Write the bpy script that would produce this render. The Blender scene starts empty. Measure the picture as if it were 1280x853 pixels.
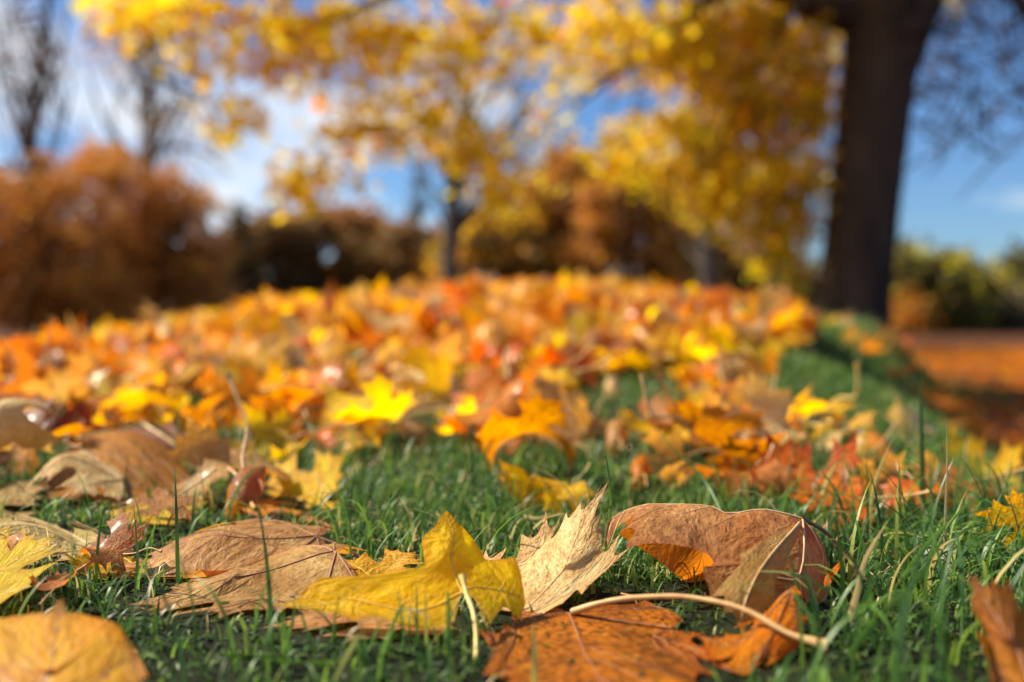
import bpy, math, random
import numpy as np
from mathutils import Vector, Matrix
from mathutils.geometry import delaunay_2d_cdt

S = bpy.context.scene
C = S.collection
R = math.radians
rng = np.random.default_rng(7)
random.seed(7)

# ------------------------------------------------------------------ camera
EYE = 0.16
PITCH = R(1.91)
FPX = 1280 * 35 / 36
cam_d = bpy.data.cameras.new('camera')
cam = bpy.data.objects.new('camera', cam_d)
C.objects.link(cam)
cam.location = (0, 0, EYE)
cam.rotation_euler = (R(90) - PITCH, 0, 0)
cam_d.lens = 35
cam_d.sensor_width = 36
cam_d.clip_start = 0.01
cam_d.clip_end = 2000
cam_d.dof.use_dof = True
cam_d.dof.focus_distance = 0.535
cam_d.dof.aperture_fstop = 3.6
S.camera = cam

# ------------------------------------------------------------------ world and sun
SUN_EL, SUN_AZ = R(42), R(-68)          # azimuth measured from +Y towards +X
world = bpy.data.worlds.new('World')
S.world = world
world.use_nodes = True
wt = world.node_tree
for n in list(wt.nodes):
    wt.nodes.remove(n)
w_out = wt.nodes.new('ShaderNodeOutputWorld')
w_bg = wt.nodes.new('ShaderNodeBackground')
w_sky = wt.nodes.new('ShaderNodeTexSky')
w_sky.sky_type = 'NISHITA'
w_sky.sun_disc = False
w_sky.sun_elevation = SUN_EL
w_sky.sun_rotation = SUN_AZ
w_sky.air_density = 1.0
w_sky.dust_density = 0.3
w_sky.ozone_density = 4.0
w_tc = wt.nodes.new('ShaderNodeTexCoord')
w_map = wt.nodes.new('ShaderNodeMapping')
w_map.inputs['Scale'].default_value = (1.0, 1.0, 2.6)
w_map.inputs['Location'].default_value = (0.35, 0.0, 0.1)
w_n = wt.nodes.new('ShaderNodeTexNoise')
w_n.inputs['Scale'].default_value = 4.2
w_n.inputs['Detail'].default_value = 7
w_n.inputs['Roughness'].default_value = 0.55
w_sep = wt.nodes.new('ShaderNodeSeparateXYZ')
w_bias = wt.nodes.new('ShaderNodeMath'); w_bias.operation = 'MULTIPLY_ADD'
w_bias.inputs[1].default_value = -0.42; w_bias.inputs[2].default_value = 0.0
w_add = wt.nodes.new('ShaderNodeMath'); w_add.operation = 'ADD'
w_r = wt.nodes.new('ShaderNodeMapRange')
w_r.inputs['From Min'].default_value = 0.52
w_r.inputs['From Max'].default_value = 0.70
w_r.inputs['To Max'].default_value = 0.85
w_r.clamp = True
w_mix = wt.nodes.new('ShaderNodeMix'); w_mix.data_type = 'RGBA'
w_mix.inputs['B'].default_value = (9.2, 9.7, 10.2, 1)
w_tint = wt.nodes.new('ShaderNodeMix'); w_tint.data_type = 'RGBA'; w_tint.blend_type = 'MULTIPLY'
w_tint.inputs['Factor'].default_value = 1
w_tint.inputs['B'].default_value = (0.68, 0.91, 1.19, 1)
L = wt.links.new
L(w_tc.outputs['Generated'], w_map.inputs['Vector'])
L(w_map.outputs['Vector'], w_n.inputs['Vector'])
L(w_tc.outputs['Generated'], w_sep.inputs[0])
L(w_sep.outputs['X'], w_bias.inputs[0])
L(w_n.outputs['Fac'], w_add.inputs[0]); L(w_bias.outputs[0], w_add.inputs[1])
L(w_add.outputs[0], w_r.inputs['Value'])
L(w_r.outputs['Result'], w_mix.inputs['Factor'])
L(w_sky.outputs['Color'], w_tint.inputs['A'])
L(w_tint.outputs['Result'], w_mix.inputs['A'])
L(w_mix.outputs['Result'], w_bg.inputs['Color'])
w_bg.inputs['Strength'].default_value = 0.055
L(w_bg.outputs[0], w_out.inputs[0])

sun_d = bpy.data.lights.new('sun', 'SUN')
sun_d.energy = 5.0
sun_d.angle = R(0.5)
sun_d.color = (1.0, 0.90, 0.72)
sun = bpy.data.objects.new('sun', sun_d)
C.objects.link(sun)
sdir = Vector((math.sin(SUN_AZ) * math.cos(SUN_EL), math.cos(SUN_AZ) * math.cos(SUN_EL), math.sin(SUN_EL)))
sun.rotation_euler = sdir.to_track_quat('Z', 'Y').to_euler()
sun.location = sdir * 40

S.view_settings.view_transform = 'Standard'
S.view_settings.look = 'None'
S.view_settings.exposure = 0.98
S.view_settings.gamma = 1
S.render.engine = 'CYCLES'
S.cycles.max_bounces = 7
S.cycles.diffuse_bounces = 3
S.cycles.glossy_bounces = 2
S.cycles.transmission_bounces = 5
S.cycles.transparent_max_bounces = 6
S.cycles.use_denoising = True
S.cycles.sample_clamp_indirect = 4

# ------------------------------------------------------------------ helpers
def tag(o, label=None, cat=None, group=None, kind=None):
    if label: o['label'] = label
    if cat: o['category'] = cat
    if group: o['group'] = group
    if kind: o['kind'] = kind
    return o

def P(px, py, Y):
    """point of the place seen along photo pixel (px,py) at ground distance Y"""
    u = (px - 640) / FPX
    v = (426.5 - py) / FPX
    d = np.array([u, math.cos(PITCH) + math.sin(PITCH) * v, -math.sin(PITCH) + math.cos(PITCH) * v])
    d *= Y / d[1]
    return np.array([d[0], d[1], d[2] + EYE])

def proj(p):
    x, y, z = p[0], p[1], p[2] - EYE
    dep = y * math.cos(PITCH) - z * math.sin(PITCH)
    up = y * math.sin(PITCH) + z * math.cos(PITCH)
    return 640 + FPX * x / dep, 426.5 - FPX * up / dep, dep

def sstep(a, b, x):
    t = np.clip((x - a) / (b - a), 0, 1)
    return t * t * (3 - 2 * t)

_px = np.array([-6, -3.2, -2.06, -1.25, -.67, .03, .39, .77, 1.16, 1.7, 2.4, 9])
_pz = np.array([-.62, -.38, -.15, .0, .125, .215, .20, .135, .08, .03, .0, .0])
def ground_z(x, y):
    x = np.asarray(x, float); y = np.asarray(y, float)
    prof = (np.interp(x, _px, _pz) + np.interp(x - .22, _px, _pz) + np.interp(x + .22, _px, _pz)
            + np.interp(x - .42, _px, _pz) + np.interp(x + .42, _px, _pz)) / 5
    g = sstep(.5, 4.0, y) * (1 - .55 * sstep(5.0, 8.0, y))
    z = prof * g
    xe = .03 + .30 * y + .10 * np.sin(1.9 * y + .6) + .04 * np.sin(5.3 * y)
    z = z - .5 * sstep(xe, xe + .78, x)
    z = z - .5 * sstep(8.6, 15, y) * (1 - sstep(xe, xe + .78, x))
    z = z - .15 * sstep(3.2, 7, y) * sstep(.7, 2.3, x) * (1 - sstep(8.6, 12, y))
    z = np.maximum(z, -.5)
    near = 1 - sstep(8, 16, y)
    z = z + near * (.006 * np.sin(7.1 * x + 1.3) * np.sin(6.3 * y + .4) + .012 * np.sin(2.3 * x + 3.1 * y))
    return z

def new_mesh(name, verts, faces, mats=None, uvs=None, attrs=None, smooth=True, mat_idx=None):
    """faces: (n,3) or (n,4) int array or list of tuples"""
    me = bpy.data.meshes.new(name)
    verts = np.asarray(verts, np.float32)
    if isinstance(faces, np.ndarray):
        n, k = faces.shape
        me.vertices.add(len(verts)); me.vertices.foreach_set('co', verts.ravel())
        me.loops.add(n * k); me.loops.foreach_set('vertex_index', faces.astype(np.int32).ravel())
        me.polygons.add(n)
        me.polygons.foreach_set('loop_start', np.arange(0, n * k, k, dtype=np.int32))
        me.polygons.foreach_set('loop_total', np.full(n, k, np.int32))
        me.update(calc_edges=True)
    else:
        me.from_pydata(verts.tolist(), [], faces)
        me.update()
    if uvs is not None:
        lay = me.uv_layers.new(name='UVMap')
        li = np.empty(len(me.loops), np.int32); me.loops.foreach_get('vertex_index', li)
        lay.data.foreach_set('uv', np.asarray(uvs, np.float32)[li].ravel())
    for an, av in (attrs or {}).items():
        a = me.attributes.new(an, 'FLOAT', 'POINT')
        a.data.foreach_set('value', np.asarray(av, np.float32))
    for m in (mats or []):
        me.materials.append(m)
    if mat_idx is not None:
        me.polygons.foreach_set('material_index', np.asarray(mat_idx, np.int32))
    me.polygons.foreach_set('use_smooth', np.full(len(me.polygons), smooth, bool))
    me.update()
    return me

def link(name, me, parent=None, mat=None):
    o = bpy.data.objects.new(name, me)
    C.objects.link(o)
    if parent: o.parent = parent
    if mat:
        if not me.materials: me.materials.append(None)
        o.material_slots[0].link = 'OBJECT'
        o.material_slots[0].material = mat
    return o

def empty(name, loc=(0, 0, 0)):
    o = bpy.data.objects.new(name, None)
    o.empty_display_size = .02
    C.objects.link(o)
    o.location = loc
    return o

def tube_arrays(pts, rad, seg=8, cap=True, rough=0.0, seed=0):
    pts = np.asarray(pts, float); rad = np.asarray(rad, float)
    n = len(pts)
    tan = np.gradient(pts, axis=0)
    tan /= np.linalg.norm(tan, axis=1)[:, None] + 1e-12
    ref = np.array([0, 0, 1.0]) if abs(tan[0][2]) < .9 else np.array([1.0, 0, 0])
    vs = []
    a = np.cross(tan[0], ref); a /= np.linalg.norm(a)
    r_ = np.random.default_rng(seed)
    for i in range(n):
        a = a - tan[i] * a.dot(tan[i]); a /= np.linalg.norm(a) + 1e-12
        b = np.cross(tan[i], a)
        th = np.arange(seg) * 2 * math.pi / seg
        k = 1 + rough * (r_.random(seg) - .5)
        vs.append(pts[i] + (np.cos(th) * k)[:, None] * a * rad[i] + (np.sin(th) * k)[:, None] * b * rad[i])
    vs = np.concatenate(vs)
    f = []
    for i in range(n - 1):
        for j in range(seg):
            j2 = (j + 1) % seg
            f.append((i * seg + j, i * seg + j2, (i + 1) * seg + j2, (i + 1) * seg + j))
    return vs, np.array(f, int)

def join_arrays(lst):
    vs, fs, o = [], [], 0
    for v, f in lst:
        vs.append(v); fs.append(f + o); o += len(v)
    return np.concatenate(vs), np.concatenate(fs)

def smooth_path(pts, n=24):
    pts = np.asarray(pts, float)
    if len(pts) < 3:
        t = np.linspace(0, 1, n)[:, None]
        return pts[0] * (1 - t) + pts[-1] * t
    out = []
    Pp = np.vstack([2 * pts[0] - pts[1], pts, 2 * pts[-1] - pts[-2]])
    m = len(pts) - 1
    for k in range(n):
        t = k / (n - 1) * m
        i = min(int(t), m - 1); t -= i
        p0, p1, p2, p3 = Pp[i], Pp[i + 1], Pp[i + 2], Pp[i + 3]
        out.append(.5 * (2 * p1 + (-p0 + p2) * t + (2 * p0 - 5 * p1 + 4 * p2 - p3) * t * t + (-p0 + 3 * p1 - 3 * p2 + p3) * t ** 3))
    return np.array(out)

# ------------------------------------------------------------------ materials
def mat_new(name):
    m = bpy.data.materials.new(name); m.use_nodes = True
    nt = m.node_tree
    for n in list(nt.nodes): nt.nodes.remove(n)
    out = nt.nodes.new('ShaderNodeOutputMaterial')
    return m, nt, out

def leaf_mat(name, c1, c2, blot, transl=.45, blot_amt=.5, coat=.12, edge=None, vein=None, speck=.45, tcol=None, spec=.3):
    m, nt, out = mat_new(name)
    N = nt.nodes.new; K = nt.links.new
    uv = N('ShaderNodeUVMap'); uv.uv_map = 'UVMap'
    oi = N('ShaderNodeObjectInfo')
    geo = N('ShaderNodeNewGeometry')
    # every leaf gets its own stretch of the pattern
    ofs = N('ShaderNodeVectorMath'); ofs.operation = 'SCALE'; ofs.inputs['Scale'].default_value = 60
    com = N('ShaderNodeCombineXYZ')
    K(oi.outputs['Random'], com.inputs[2]); K(com.outputs[0], ofs.inputs[0])
    isl = N('ShaderNodeMath'); isl.operation = 'MULTIPLY'; isl.inputs[1].default_value = 40
    K(geo.outputs['Random Per Island'], isl.inputs[0])
    com2 = N('ShaderNodeCombineXYZ'); K(isl.outputs[0], com2.inputs[0])
    ad0 = N('ShaderNodeVectorMath'); ad0.operation = 'ADD'
    K(ofs.outputs[0], ad0.inputs[0]); K(com2.outputs[0], ad0.inputs[1])
    ad = N('ShaderNodeVectorMath'); ad.operation = 'ADD'
    K(uv.outputs[0], ad.inputs[0]); K(ad0.outputs[0], ad.inputs[1])
    n1 = N('ShaderNodeTexNoise'); n1.inputs['Scale'].default_value = 2.2; n1.inputs['Detail'].default_value = 5
    n1.inputs['Roughness'].default_value = .6; n1.inputs['Distortion'].default_value = .5
    K(ad.outputs[0], n1.inputs['Vector'])
    r1 = N('ShaderNodeMapRange'); r1.inputs['From Min'].default_value = .36; r1.inputs['From Max'].default_value = .64
    K(n1.outputs['Fac'], r1.inputs['Value'])
    mx = N('ShaderNodeMix'); mx.data_type = 'RGBA'
    mx.inputs['A'].default_value = (*c1, 1); mx.inputs['B'].default_value = (*c2, 1)
    K(r1.outputs[0], mx.inputs['Factor'])
    # blotches of decay
    n2 = N('ShaderNodeTexNoise'); n2.inputs['Scale'].default_value = 4.5; n2.inputs['Detail'].default_value = 8
    n2.inputs['Roughness'].default_value = .7
    K(ad.outputs[0], n2.inputs['Vector'])
    r2 = N('ShaderNodeMapRange'); r2.inputs['From Min'].default_value = .48; r2.inputs['From Max'].default_value = .61
    r2.inputs['To Max'].default_value = blot_amt
    K(n2.outputs['Fac'], r2.inputs['Value'])
    mx2 = N('ShaderNodeMix'); mx2.data_type = 'RGBA'; mx2.inputs['B'].default_value = (*blot, 1)
    K(r2.outputs[0], mx2.inputs['Factor']); K(mx.outputs['Result'], mx2.inputs['A'])
    # fine specks
    n3 = N('ShaderNodeTexNoise'); n3.inputs['Scale'].default_value = 38; n3.inputs['Detail'].default_value = 3
    n3.inputs['Roughness'].default_value = .7
    K(ad.outputs[0], n3.inputs['Vector'])
    r3 = N('ShaderNodeMapRange'); r3.inputs['From Min'].default_value = .47; r3.inputs['From Max'].default_value = .60
    r3.inputs['To Max'].default_value = speck
    K(n3.outputs['Fac'], r3.inputs['Value'])
    mx3 = N('ShaderNodeMix'); mx3.data_type = 'RGBA'
    mx3.inputs['B'].default_value = (blot[0] * .7, blot[1] * .7, blot[2] * .7, 1)
    K(r3.outputs[0], mx3.inputs['Factor']); K(mx2.outputs['Result'], mx3.inputs['A'])
    # net of small veins
    vo = N('ShaderNodeTexVoronoi'); vo.feature = 'DISTANCE_TO_EDGE'; vo.inputs['Scale'].default_value = 36
    wob = N('ShaderNodeTexNoise'); wob.inputs['Scale'].default_value = 9
    K(uv.outputs[0], wob.inputs['Vector'])
    wsc = N('ShaderNodeVectorMath'); wsc.operation = 'SCALE'; wsc.inputs['Scale'].default_value = .09
    K(wob.outputs['Color'], wsc.inputs[0])
    wad = N('ShaderNodeVectorMath'); wad.operation = 'ADD'
    K(uv.outputs[0], wad.inputs[0]); K(wsc.outputs[0], wad.inputs[1]); K(wad.outputs[0], vo.inputs['Vector'])
    r4 = N('ShaderNodeMapRange'); r4.inputs['From Min'].default_value = 0; r4.inputs['From Max'].default_value = .12
    r4.inputs['To Min'].default_value = .16; r4.inputs['To Max'].default_value = 0
    K(vo.outputs['Distance'], r4.inputs['Value'])
    vc = vein or (min(1, c1[0] * 1.15 + .06), min(1, c1[1] * 1.2 + .05), c1[2] * 1.2 + .04)
    mx4 = N('ShaderNodeMix'); mx4.data_type = 'RGBA'; mx4.inputs['B'].default_value = (*vc, 1)
    K(r4.outputs[0], mx4.inputs['Factor']); K(mx3.outputs['Result'], mx4.inputs['A'])
    # darker, drier margin
    at = N('ShaderNodeAttribute'); at.attribute_name = 'edge'
    r5 = N('ShaderNodeMapRange'); r5.inputs['From Min'].default_value = 0.0; r5.inputs['From Max'].default_value = .10
    r5.inputs['To Min'].default_value = .55; r5.inputs['To Max'].default_value = 0
    nadd = N('ShaderNodeMath'); nadd.operation = 'MULTIPLY_ADD'; nadd.inputs[1].default_value = .16; 
    K(n2.outputs['Fac'], nadd.inputs[0]); K(at.outputs['Fac'], nadd.inputs[2])
    nsb = N('ShaderNodeMath'); nsb.operation = 'SUBTRACT'; nsb.inputs[1].default_value = .07
    K(nadd.outputs[0], nsb.inputs[0]); K(nsb.outputs[0], r5.inputs['Value'])
    ec = edge or (c2[0] * .75, c2[1] * .55, c2[2] * .6)
    mx5 = N('ShaderNodeMix'); mx5.data_type = 'RGBA'; mx5.inputs['B'].default_value = (*ec, 1)
    K(r5.outputs[0], mx5.inputs['Factor']); K(mx4.outputs['Result'], mx5.inputs['A'])
    # each leaf a little different
    hs = N('ShaderNodeHueSaturation')
    rr = N('ShaderNodeMath'); rr.operation = 'ADD'
    K(oi.outputs['Random'], rr.inputs[0]); K(geo.outputs['Random Per Island'], rr.inputs[1])
    fr = N('ShaderNodeMath'); fr.operation = 'FRACT'; K(rr.outputs[0], fr.inputs[0])
    h1 = N('ShaderNodeMapRange'); h1.inputs['To Min'].default_value = .488; h1.inputs['To Max'].default_value = .512
    h2 = N('ShaderNodeMapRange'); h2.inputs['To Min'].default_value = 1.1; h2.inputs['To Max'].default_value = .82
    K(fr.outputs[0], h1.inputs['Value']); K(fr.outputs[0], h2.inputs['Value'])
    K(h1.outputs[0], hs.inputs['Hue']); K(h2.outputs[0], hs.inputs['Value']); K(mx5.outputs['Result'], hs.inputs['Color'])
    # relief
    hb = N('ShaderNodeMath'); hb.operation = 'MULTIPLY_ADD'; hb.inputs[1].default_value = 2.0
    K(vo.outputs['Distance'], hb.inputs[0]); K(n3.outputs['Fac'], hb.inputs[2])
    wr = N('ShaderNodeTexNoise'); wr.inputs['Scale'].default_value = 7; wr.inputs['Detail'].default_value = 3; wr.inputs['Distortion'].default_value = 1.2
    K(ad.outputs[0], wr.inputs['Vector'])
    bw = N('ShaderNodeBump'); bw.inputs['Strength'].default_value = .5; bw.inputs['Distance'].default_value = .006
    K(wr.outputs['Fac'], bw.inputs['Height'])
    bp = N('ShaderNodeBump'); K(bw.outputs[0], bp.inputs['Normal']); bp.inputs['Strength'].default_value = .35; bp.inputs['Distance'].default_value = .0007
    K(hb.outputs[0], bp.inputs['Height'])
    pr = N('ShaderNodeBsdfPrincipled')
    K(hs.outputs[0], pr.inputs['Base Color']); K(bp.outputs[0], pr.inputs['Normal'])
    rgh = N('ShaderNodeMapRange'); rgh.inputs['To Min'].default_value = .35; rgh.inputs['To Max'].default_value = .65
    K(n1.outputs['Fac'], rgh.inputs['Value']); K(rgh.outputs[0], pr.inputs['Roughness'])
    pr.inputs['Specular IOR Level'].default_value = spec
    pr.inputs['Coat Weight'].default_value = coat
    pr.inputs['Coat Roughness'].default_value = .2
    tr = N('ShaderNodeBsdfTranslucent')
    gm = N('ShaderNodeHueSaturation'); gm.inputs['Saturation'].default_value = 1.15; gm.inputs['Value'].default_value = 1.5
    K(hs.outputs[0], gm.inputs['Color'])
    tm = N('ShaderNodeMix'); tm.data_type = 'RGBA'; tm.inputs['Factor'].default_value = .75 if tcol else 0
    tm.inputs['B'].default_value = (*(tcol or (0, 0, 0)), 1)
    K(gm.outputs[0], tm.inputs['A']); K(tm.outputs['Result'], tr.inputs['Color']); K(bp.outputs[0], tr.inputs['Normal'])
    ms = N('ShaderNodeMixShader'); ms.inputs[0].default_value = transl
    K(pr.outputs[0], ms.inputs[1]); K(tr.outputs[0], ms.inputs[2]); K(ms.outputs[0], out.inputs[0])
    return m

LSPEC = {
 'amber':  dict(c1=(.94, .50, .008), c2=(.90, .32, .006), blot=(.50, .13, .008), transl=.52, blot_amt=.6, speck=.15),
 'yellow': dict(c1=(.97, .72, .010), c2=(.94, .52, .008), blot=(.52, .20, .015), transl=.56, blot_amt=.4, speck=.12, edge=(.58, .24, .02)),
 'copper': dict(c1=(.68, .20, .010), c2=(.46, .10, .008), blot=(.12, .03, .008), transl=.40, blot_amt=.85, speck=.8),
 'gold':   dict(c1=(.90, .54, .020), c2=(.80, .38, .014), blot=(.34, .12, .012), transl=.5, blot_amt=.6),
 'orange': dict(c1=(.84, .30, .008), c2=(.70, .17, .006), blot=(.26, .06, .008), transl=.5, blot_amt=.6),
 'red':    dict(c1=(.74, .19, .006), c2=(.56, .10, .006), blot=(.16, .035, .008), transl=.46, blot_amt=.7),
 'rust':   dict(c1=(.64, .23, .018), c2=(.40, .12, .012), blot=(.12, .035, .012), transl=.46, blot_amt=.7, tcol=(.95, .28, .01)),
 'brown':  dict(c1=(.44, .21, .050), c2=(.30, .125, .028), blot=(.11, .045, .015), transl=.42, blot_amt=.75, vein=(.56, .33, .12), tcol=(.88, .25, .01)),
 'tan':    dict(c1=(.76, .48, .180), c2=(.50, .25, .075), blot=(.30, .12, .030), transl=.48, blot_amt=.7, vein=(.76, .52, .22), tcol=(.80, .36, .04)),
 'cream':  dict(c1=(.84, .66, .30), c2=(.72, .48, .16), blot=(.38, .19, .05), transl=.32, blot_amt=.6, vein=(.84, .70, .40), speck=.65, tcol=(.85, .48, .08)),
 'umber':  dict(c1=(.66, .38, .130), c2=(.40, .17, .045), blot=(.13, .05, .015), transl=.42, blot_amt=.75, vein=(.66, .42, .16), tcol=(.90, .26, .01)),
 'maroon': dict(c1=(.28, .06, .015), c2=(.19, .035, .012), blot=(.07, .02, .01), transl=.35),
 'olive':  dict(c1=(.40, .30, .07), c2=(.32, .19, .04), blot=(.10, .07, .02), transl=.32, blot_amt=.7),
}
LM = {k: leaf_mat('leaf ' + k, coat=.09, spec=.22, **v) for k, v in LSPEC.items()}
LMH = {k: leaf_mat('near leaf ' + k, coat=.02, spec=.14, **v) for k, v in LSPEC.items()}
COL_WORD = {'yellow': 'yellow', 'gold': 'golden', 'orange': 'orange', 'red': 'red-orange', 'rust': 'rusty', 'brown': 'brown',
            'tan': 'tan', 'cream': 'cream', 'maroon': 'maroon', 'olive': 'olive'}

def simple_mat(name, c1, c2, scale=30, rough=.6, bump=.3, bdist=.002, transl=0, spec=.4, stretch=(1, 1, 1), attr=None, detail=6):
    m, nt, out = mat_new(name)
    N = nt.nodes.new; K = nt.links.new
    tc = N('ShaderNodeTexCoord'); mp = N('ShaderNodeMapping'); mp.inputs['Scale'].default_value = stretch
    K(tc.outputs['Object'], mp.inputs['Vector'])
    n1 = N('ShaderNodeTexNoise'); n1.inputs['Scale'].default_value = scale; n1.inputs['Detail'].default_value = detail
    n1.inputs['Roughness'].default_value = .65
    K(mp.outputs[0], n1.inputs['Vector'])
    r1 = N('ShaderNodeMapRange'); r1.inputs['From Min'].default_value = .35; r1.inputs['From Max'].default_value = .65
    K(n1.outputs['Fac'], r1.inputs['Value'])
    mx = N('ShaderNodeMix'); mx.data_type = 'RGBA'
    mx.inputs['A'].default_value = (*c1, 1); mx.inputs['B'].default_value = (*c2, 1)
    if attr:
        at = N('ShaderNodeAttribute'); at.attribute_name = attr; K(at.outputs['Fac'], mx.inputs['Factor'])
    else:
        K(r1.outputs[0], mx.inputs['Factor'])
    bp = N('ShaderNodeBump'); bp.inputs['Strength'].default_value = bump; bp.inputs['Distance'].default_value = bdist
    K(n1.outputs['Fac'], bp.inputs['Height'])
    pr = N('ShaderNodeBsdfPrincipled'); pr.inputs['Roughness'].default_value = rough
    pr.inputs['Specular IOR Level'].default_value = spec
    K(mx.outputs['Result'], pr.inputs['Base Color']); K(bp.outputs[0], pr.inputs['Normal'])
    if transl:
        tr = N('ShaderNodeBsdfTranslucent'); K(mx.outputs['Result'], tr.inputs['Color'])
        ms = N('ShaderNodeMixShader'); ms.inputs[0].default_value = transl
        K(pr.outputs[0], ms.inputs[1]); K(tr.outputs[0], ms.inputs[2]); K(ms.outputs[0], out.inputs[0])
    else:
        K(pr.outputs[0], out.inputs[0])
    return m

M_stem = simple_mat('stem tan', (.62, .40, .16), (.45, .24, .09), 60, .45, .4, .0006)
M_stemb = simple_mat('stem brown', (.32, .16, .08), (.22, .09, .05), 60, .45, .4, .0006)
M_stemy = simple_mat('stem yellow', (.78, .58, .16), (.66, .42, .12), 60, .4, .3, .0006)
M_vein = simple_mat('vein pale', (.66, .44, .22), (.52, .30, .14), 90, .55, .3, .0004)
M_veiny = simple_mat('vein yellow', (.80, .52, .06), (.66, .34, .03), 90, .55, .3, .0004)
M_veinb = simple_mat('vein brown', (.34, .15, .06), (.24, .09, .04), 90, .55, .3, .0004)
M_bark = simple_mat('bark', (.105, .064, .042), (.026, .017, .012), 3.2, .85, 1.0, .05, stretch=(1, 1, .25), spec=.2)
M_barkg = simple_mat('bark grey', (.12, .10, .09), (.06, .05, .045), 4, .85, .8, .05, stretch=(1, 1, .3), spec=.2)

def grass_mat(name, tint=(1, 1, 1), rough=.42):
    m, nt, out = mat_new(name)
    N = nt.nodes.new; K = nt.links.new
    at = N('ShaderNodeAttribute'); at.attribute_name = 'rnd'
    cr = N('ShaderNodeValToRGB')
    els = [(0, (.018, .055, .016)), (.35, (.045, .12, .022)), (.65, (.10, .21, .028)), (.80, (.20, .31, .04)), (.90, (.48, .40, .13)), (1, (.55, .42, .2))]
    while len(cr.color_ramp.elements) < len(els): cr.color_ramp.elements.new(.5)
    for e, (p, c) in zip(cr.color_ramp.elements, els):
        e.position = p; e.color = (c[0] * tint[0], c[1] * tint[1], c[2] * tint[2], 1)
    K(at.outputs['Fac'], cr.inputs[0])
    pr = N('ShaderNodeBsdfPrincipled'); pr.inputs['Roughness'].default_value = rough
    pr.inputs['Specular IOR Level'].default_value = .42
    K(cr.outputs[0], pr.inputs['Base Color'])
    tr = N('ShaderNodeBsdfTranslucent')
    hs = N('ShaderNodeHueSaturation'); hs.inputs['Value'].default_value = 1.6; hs.inputs['Hue'].default_value = .487
    K(cr.outputs[0], hs.inputs['Color']); K(hs.outputs[0], tr.inputs['Color'])
    ms = N('ShaderNodeMixShader'); ms.inputs[0].default_value = .38
    K(pr.outputs[0], ms.inputs[1]); K(tr.outputs[0], ms.inputs[2]); K(ms.outputs[0], out.inputs[0])
    return m
M_grass = grass_mat('grass')
M_moss = grass_mat('moss', (.8, .72, .7), .68)

# ground: mossy soil on the mound, leaf litter on the low field
M_ground, nt, out = mat_new('ground')
N = nt.nodes.new; K = nt.links.new
tc = N('ShaderNodeTexCoord')
ng = N('ShaderNodeTexNoise'); ng.inputs['Scale'].default_value = 45; ng.inputs['Detail'].default_value = 8
K(tc.outputs['Object'], ng.inputs['Vector'])
soil = N('ShaderNodeValToRGB'); soil.color_ramp.elements[0].position = .3; soil.color_ramp.elements[1].position = .72
soil.color_ramp.elements[0].color = (.006, .006, .004, 1); soil.color_ramp.elements[1].color = (.020, .026, .010, 1)
K(ng.outputs['Fac'], soil.inputs[0])
nl = N('ShaderNodeTexNoise'); nl.inputs['Scale'].default_value = 1.7; nl.inputs['Detail'].default_value = 9; nl.inputs['Roughness'].default_value = .7
K(tc.outputs['Object'], nl.inputs['Vector'])
lit = N('ShaderNodeValToRGB'); lit.color_ramp.elements[0].position = .3; lit.color_ramp.elements[1].position = .7
lit.color_ramp.elements[0].color = (.035, .014, .008, 1); lit.color_ramp.elements[1].color = (.115, .043, .014, 1)
K(nl.outputs['Fac'], lit.inputs[0])
sp = N('ShaderNodeSeparateXYZ'); K(tc.outputs['Object'], sp.inputs[0])
rz = N('ShaderNodeMapRange'); rz.inputs['From Min'].default_value = -.08; rz.inputs['From Max'].default_value = -.30
K(sp.outputs['Z'], rz.inputs['Value'])
gm = N('ShaderNodeMix'); gm.data_type = 'RGBA'
K(rz.outputs[0], gm.inputs['Factor']); K(soil.outputs[0], gm.inputs['A']); K(lit.outputs[0], gm.inputs['B'])
gb = N('ShaderNodeBump'); gb.inputs['Strength'].default_value = .8; gb.inputs['Distance'].default_value = .006
K(ng.outputs['Fac'], gb.inputs['Height'])
gp = N('ShaderNodeBsdfPrincipled'); gp.inputs['Roughness'].default_value = .95; gp.inputs['Specular IOR Level'].default_value = .1
K(gm.outputs['Result'], gp.inputs['Base Color']); K(gb.outputs[0], gp.inputs['Normal']); K(gp.outputs[0], out.inputs[0])

# ------------------------------------------------------------------ the ground
def axis(fine_lo, fine_hi, step, far, growth):
    a = list(np.arange(fine_lo, fine_hi, step))
    s, x = step, fine_hi
    while x < far:
        a.append(x); s *= growth; x += s
    s, x, b = step, fine_lo, []
    while x > -far:
        s *= growth; x -= s; b.append(x)
    return np.array(b[::-1] + a + [far])
gx = axis(-3, 4.5, .05, 420, 1.12)
gy = axis(.2, 9, .05, 420, 1.12)
GX, GY = np.meshgrid(gx, gy)
GZ = ground_z(GX, GY)
nx_, ny_ = len(gx), len(gy)
idx = np.arange(nx_ * ny_).reshape(ny_, nx_)
gf = np.stack([idx[:-1, :-1], idx[:-1, 1:], idx[1:, 1:], idx[1:, :-1]], -1).reshape(-1, 4)
g = link('ground', new_mesh('ground', np.stack([GX, GY, GZ], -1).reshape(-1, 3), gf, [M_ground]))
tag(g, kind='structure')

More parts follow.
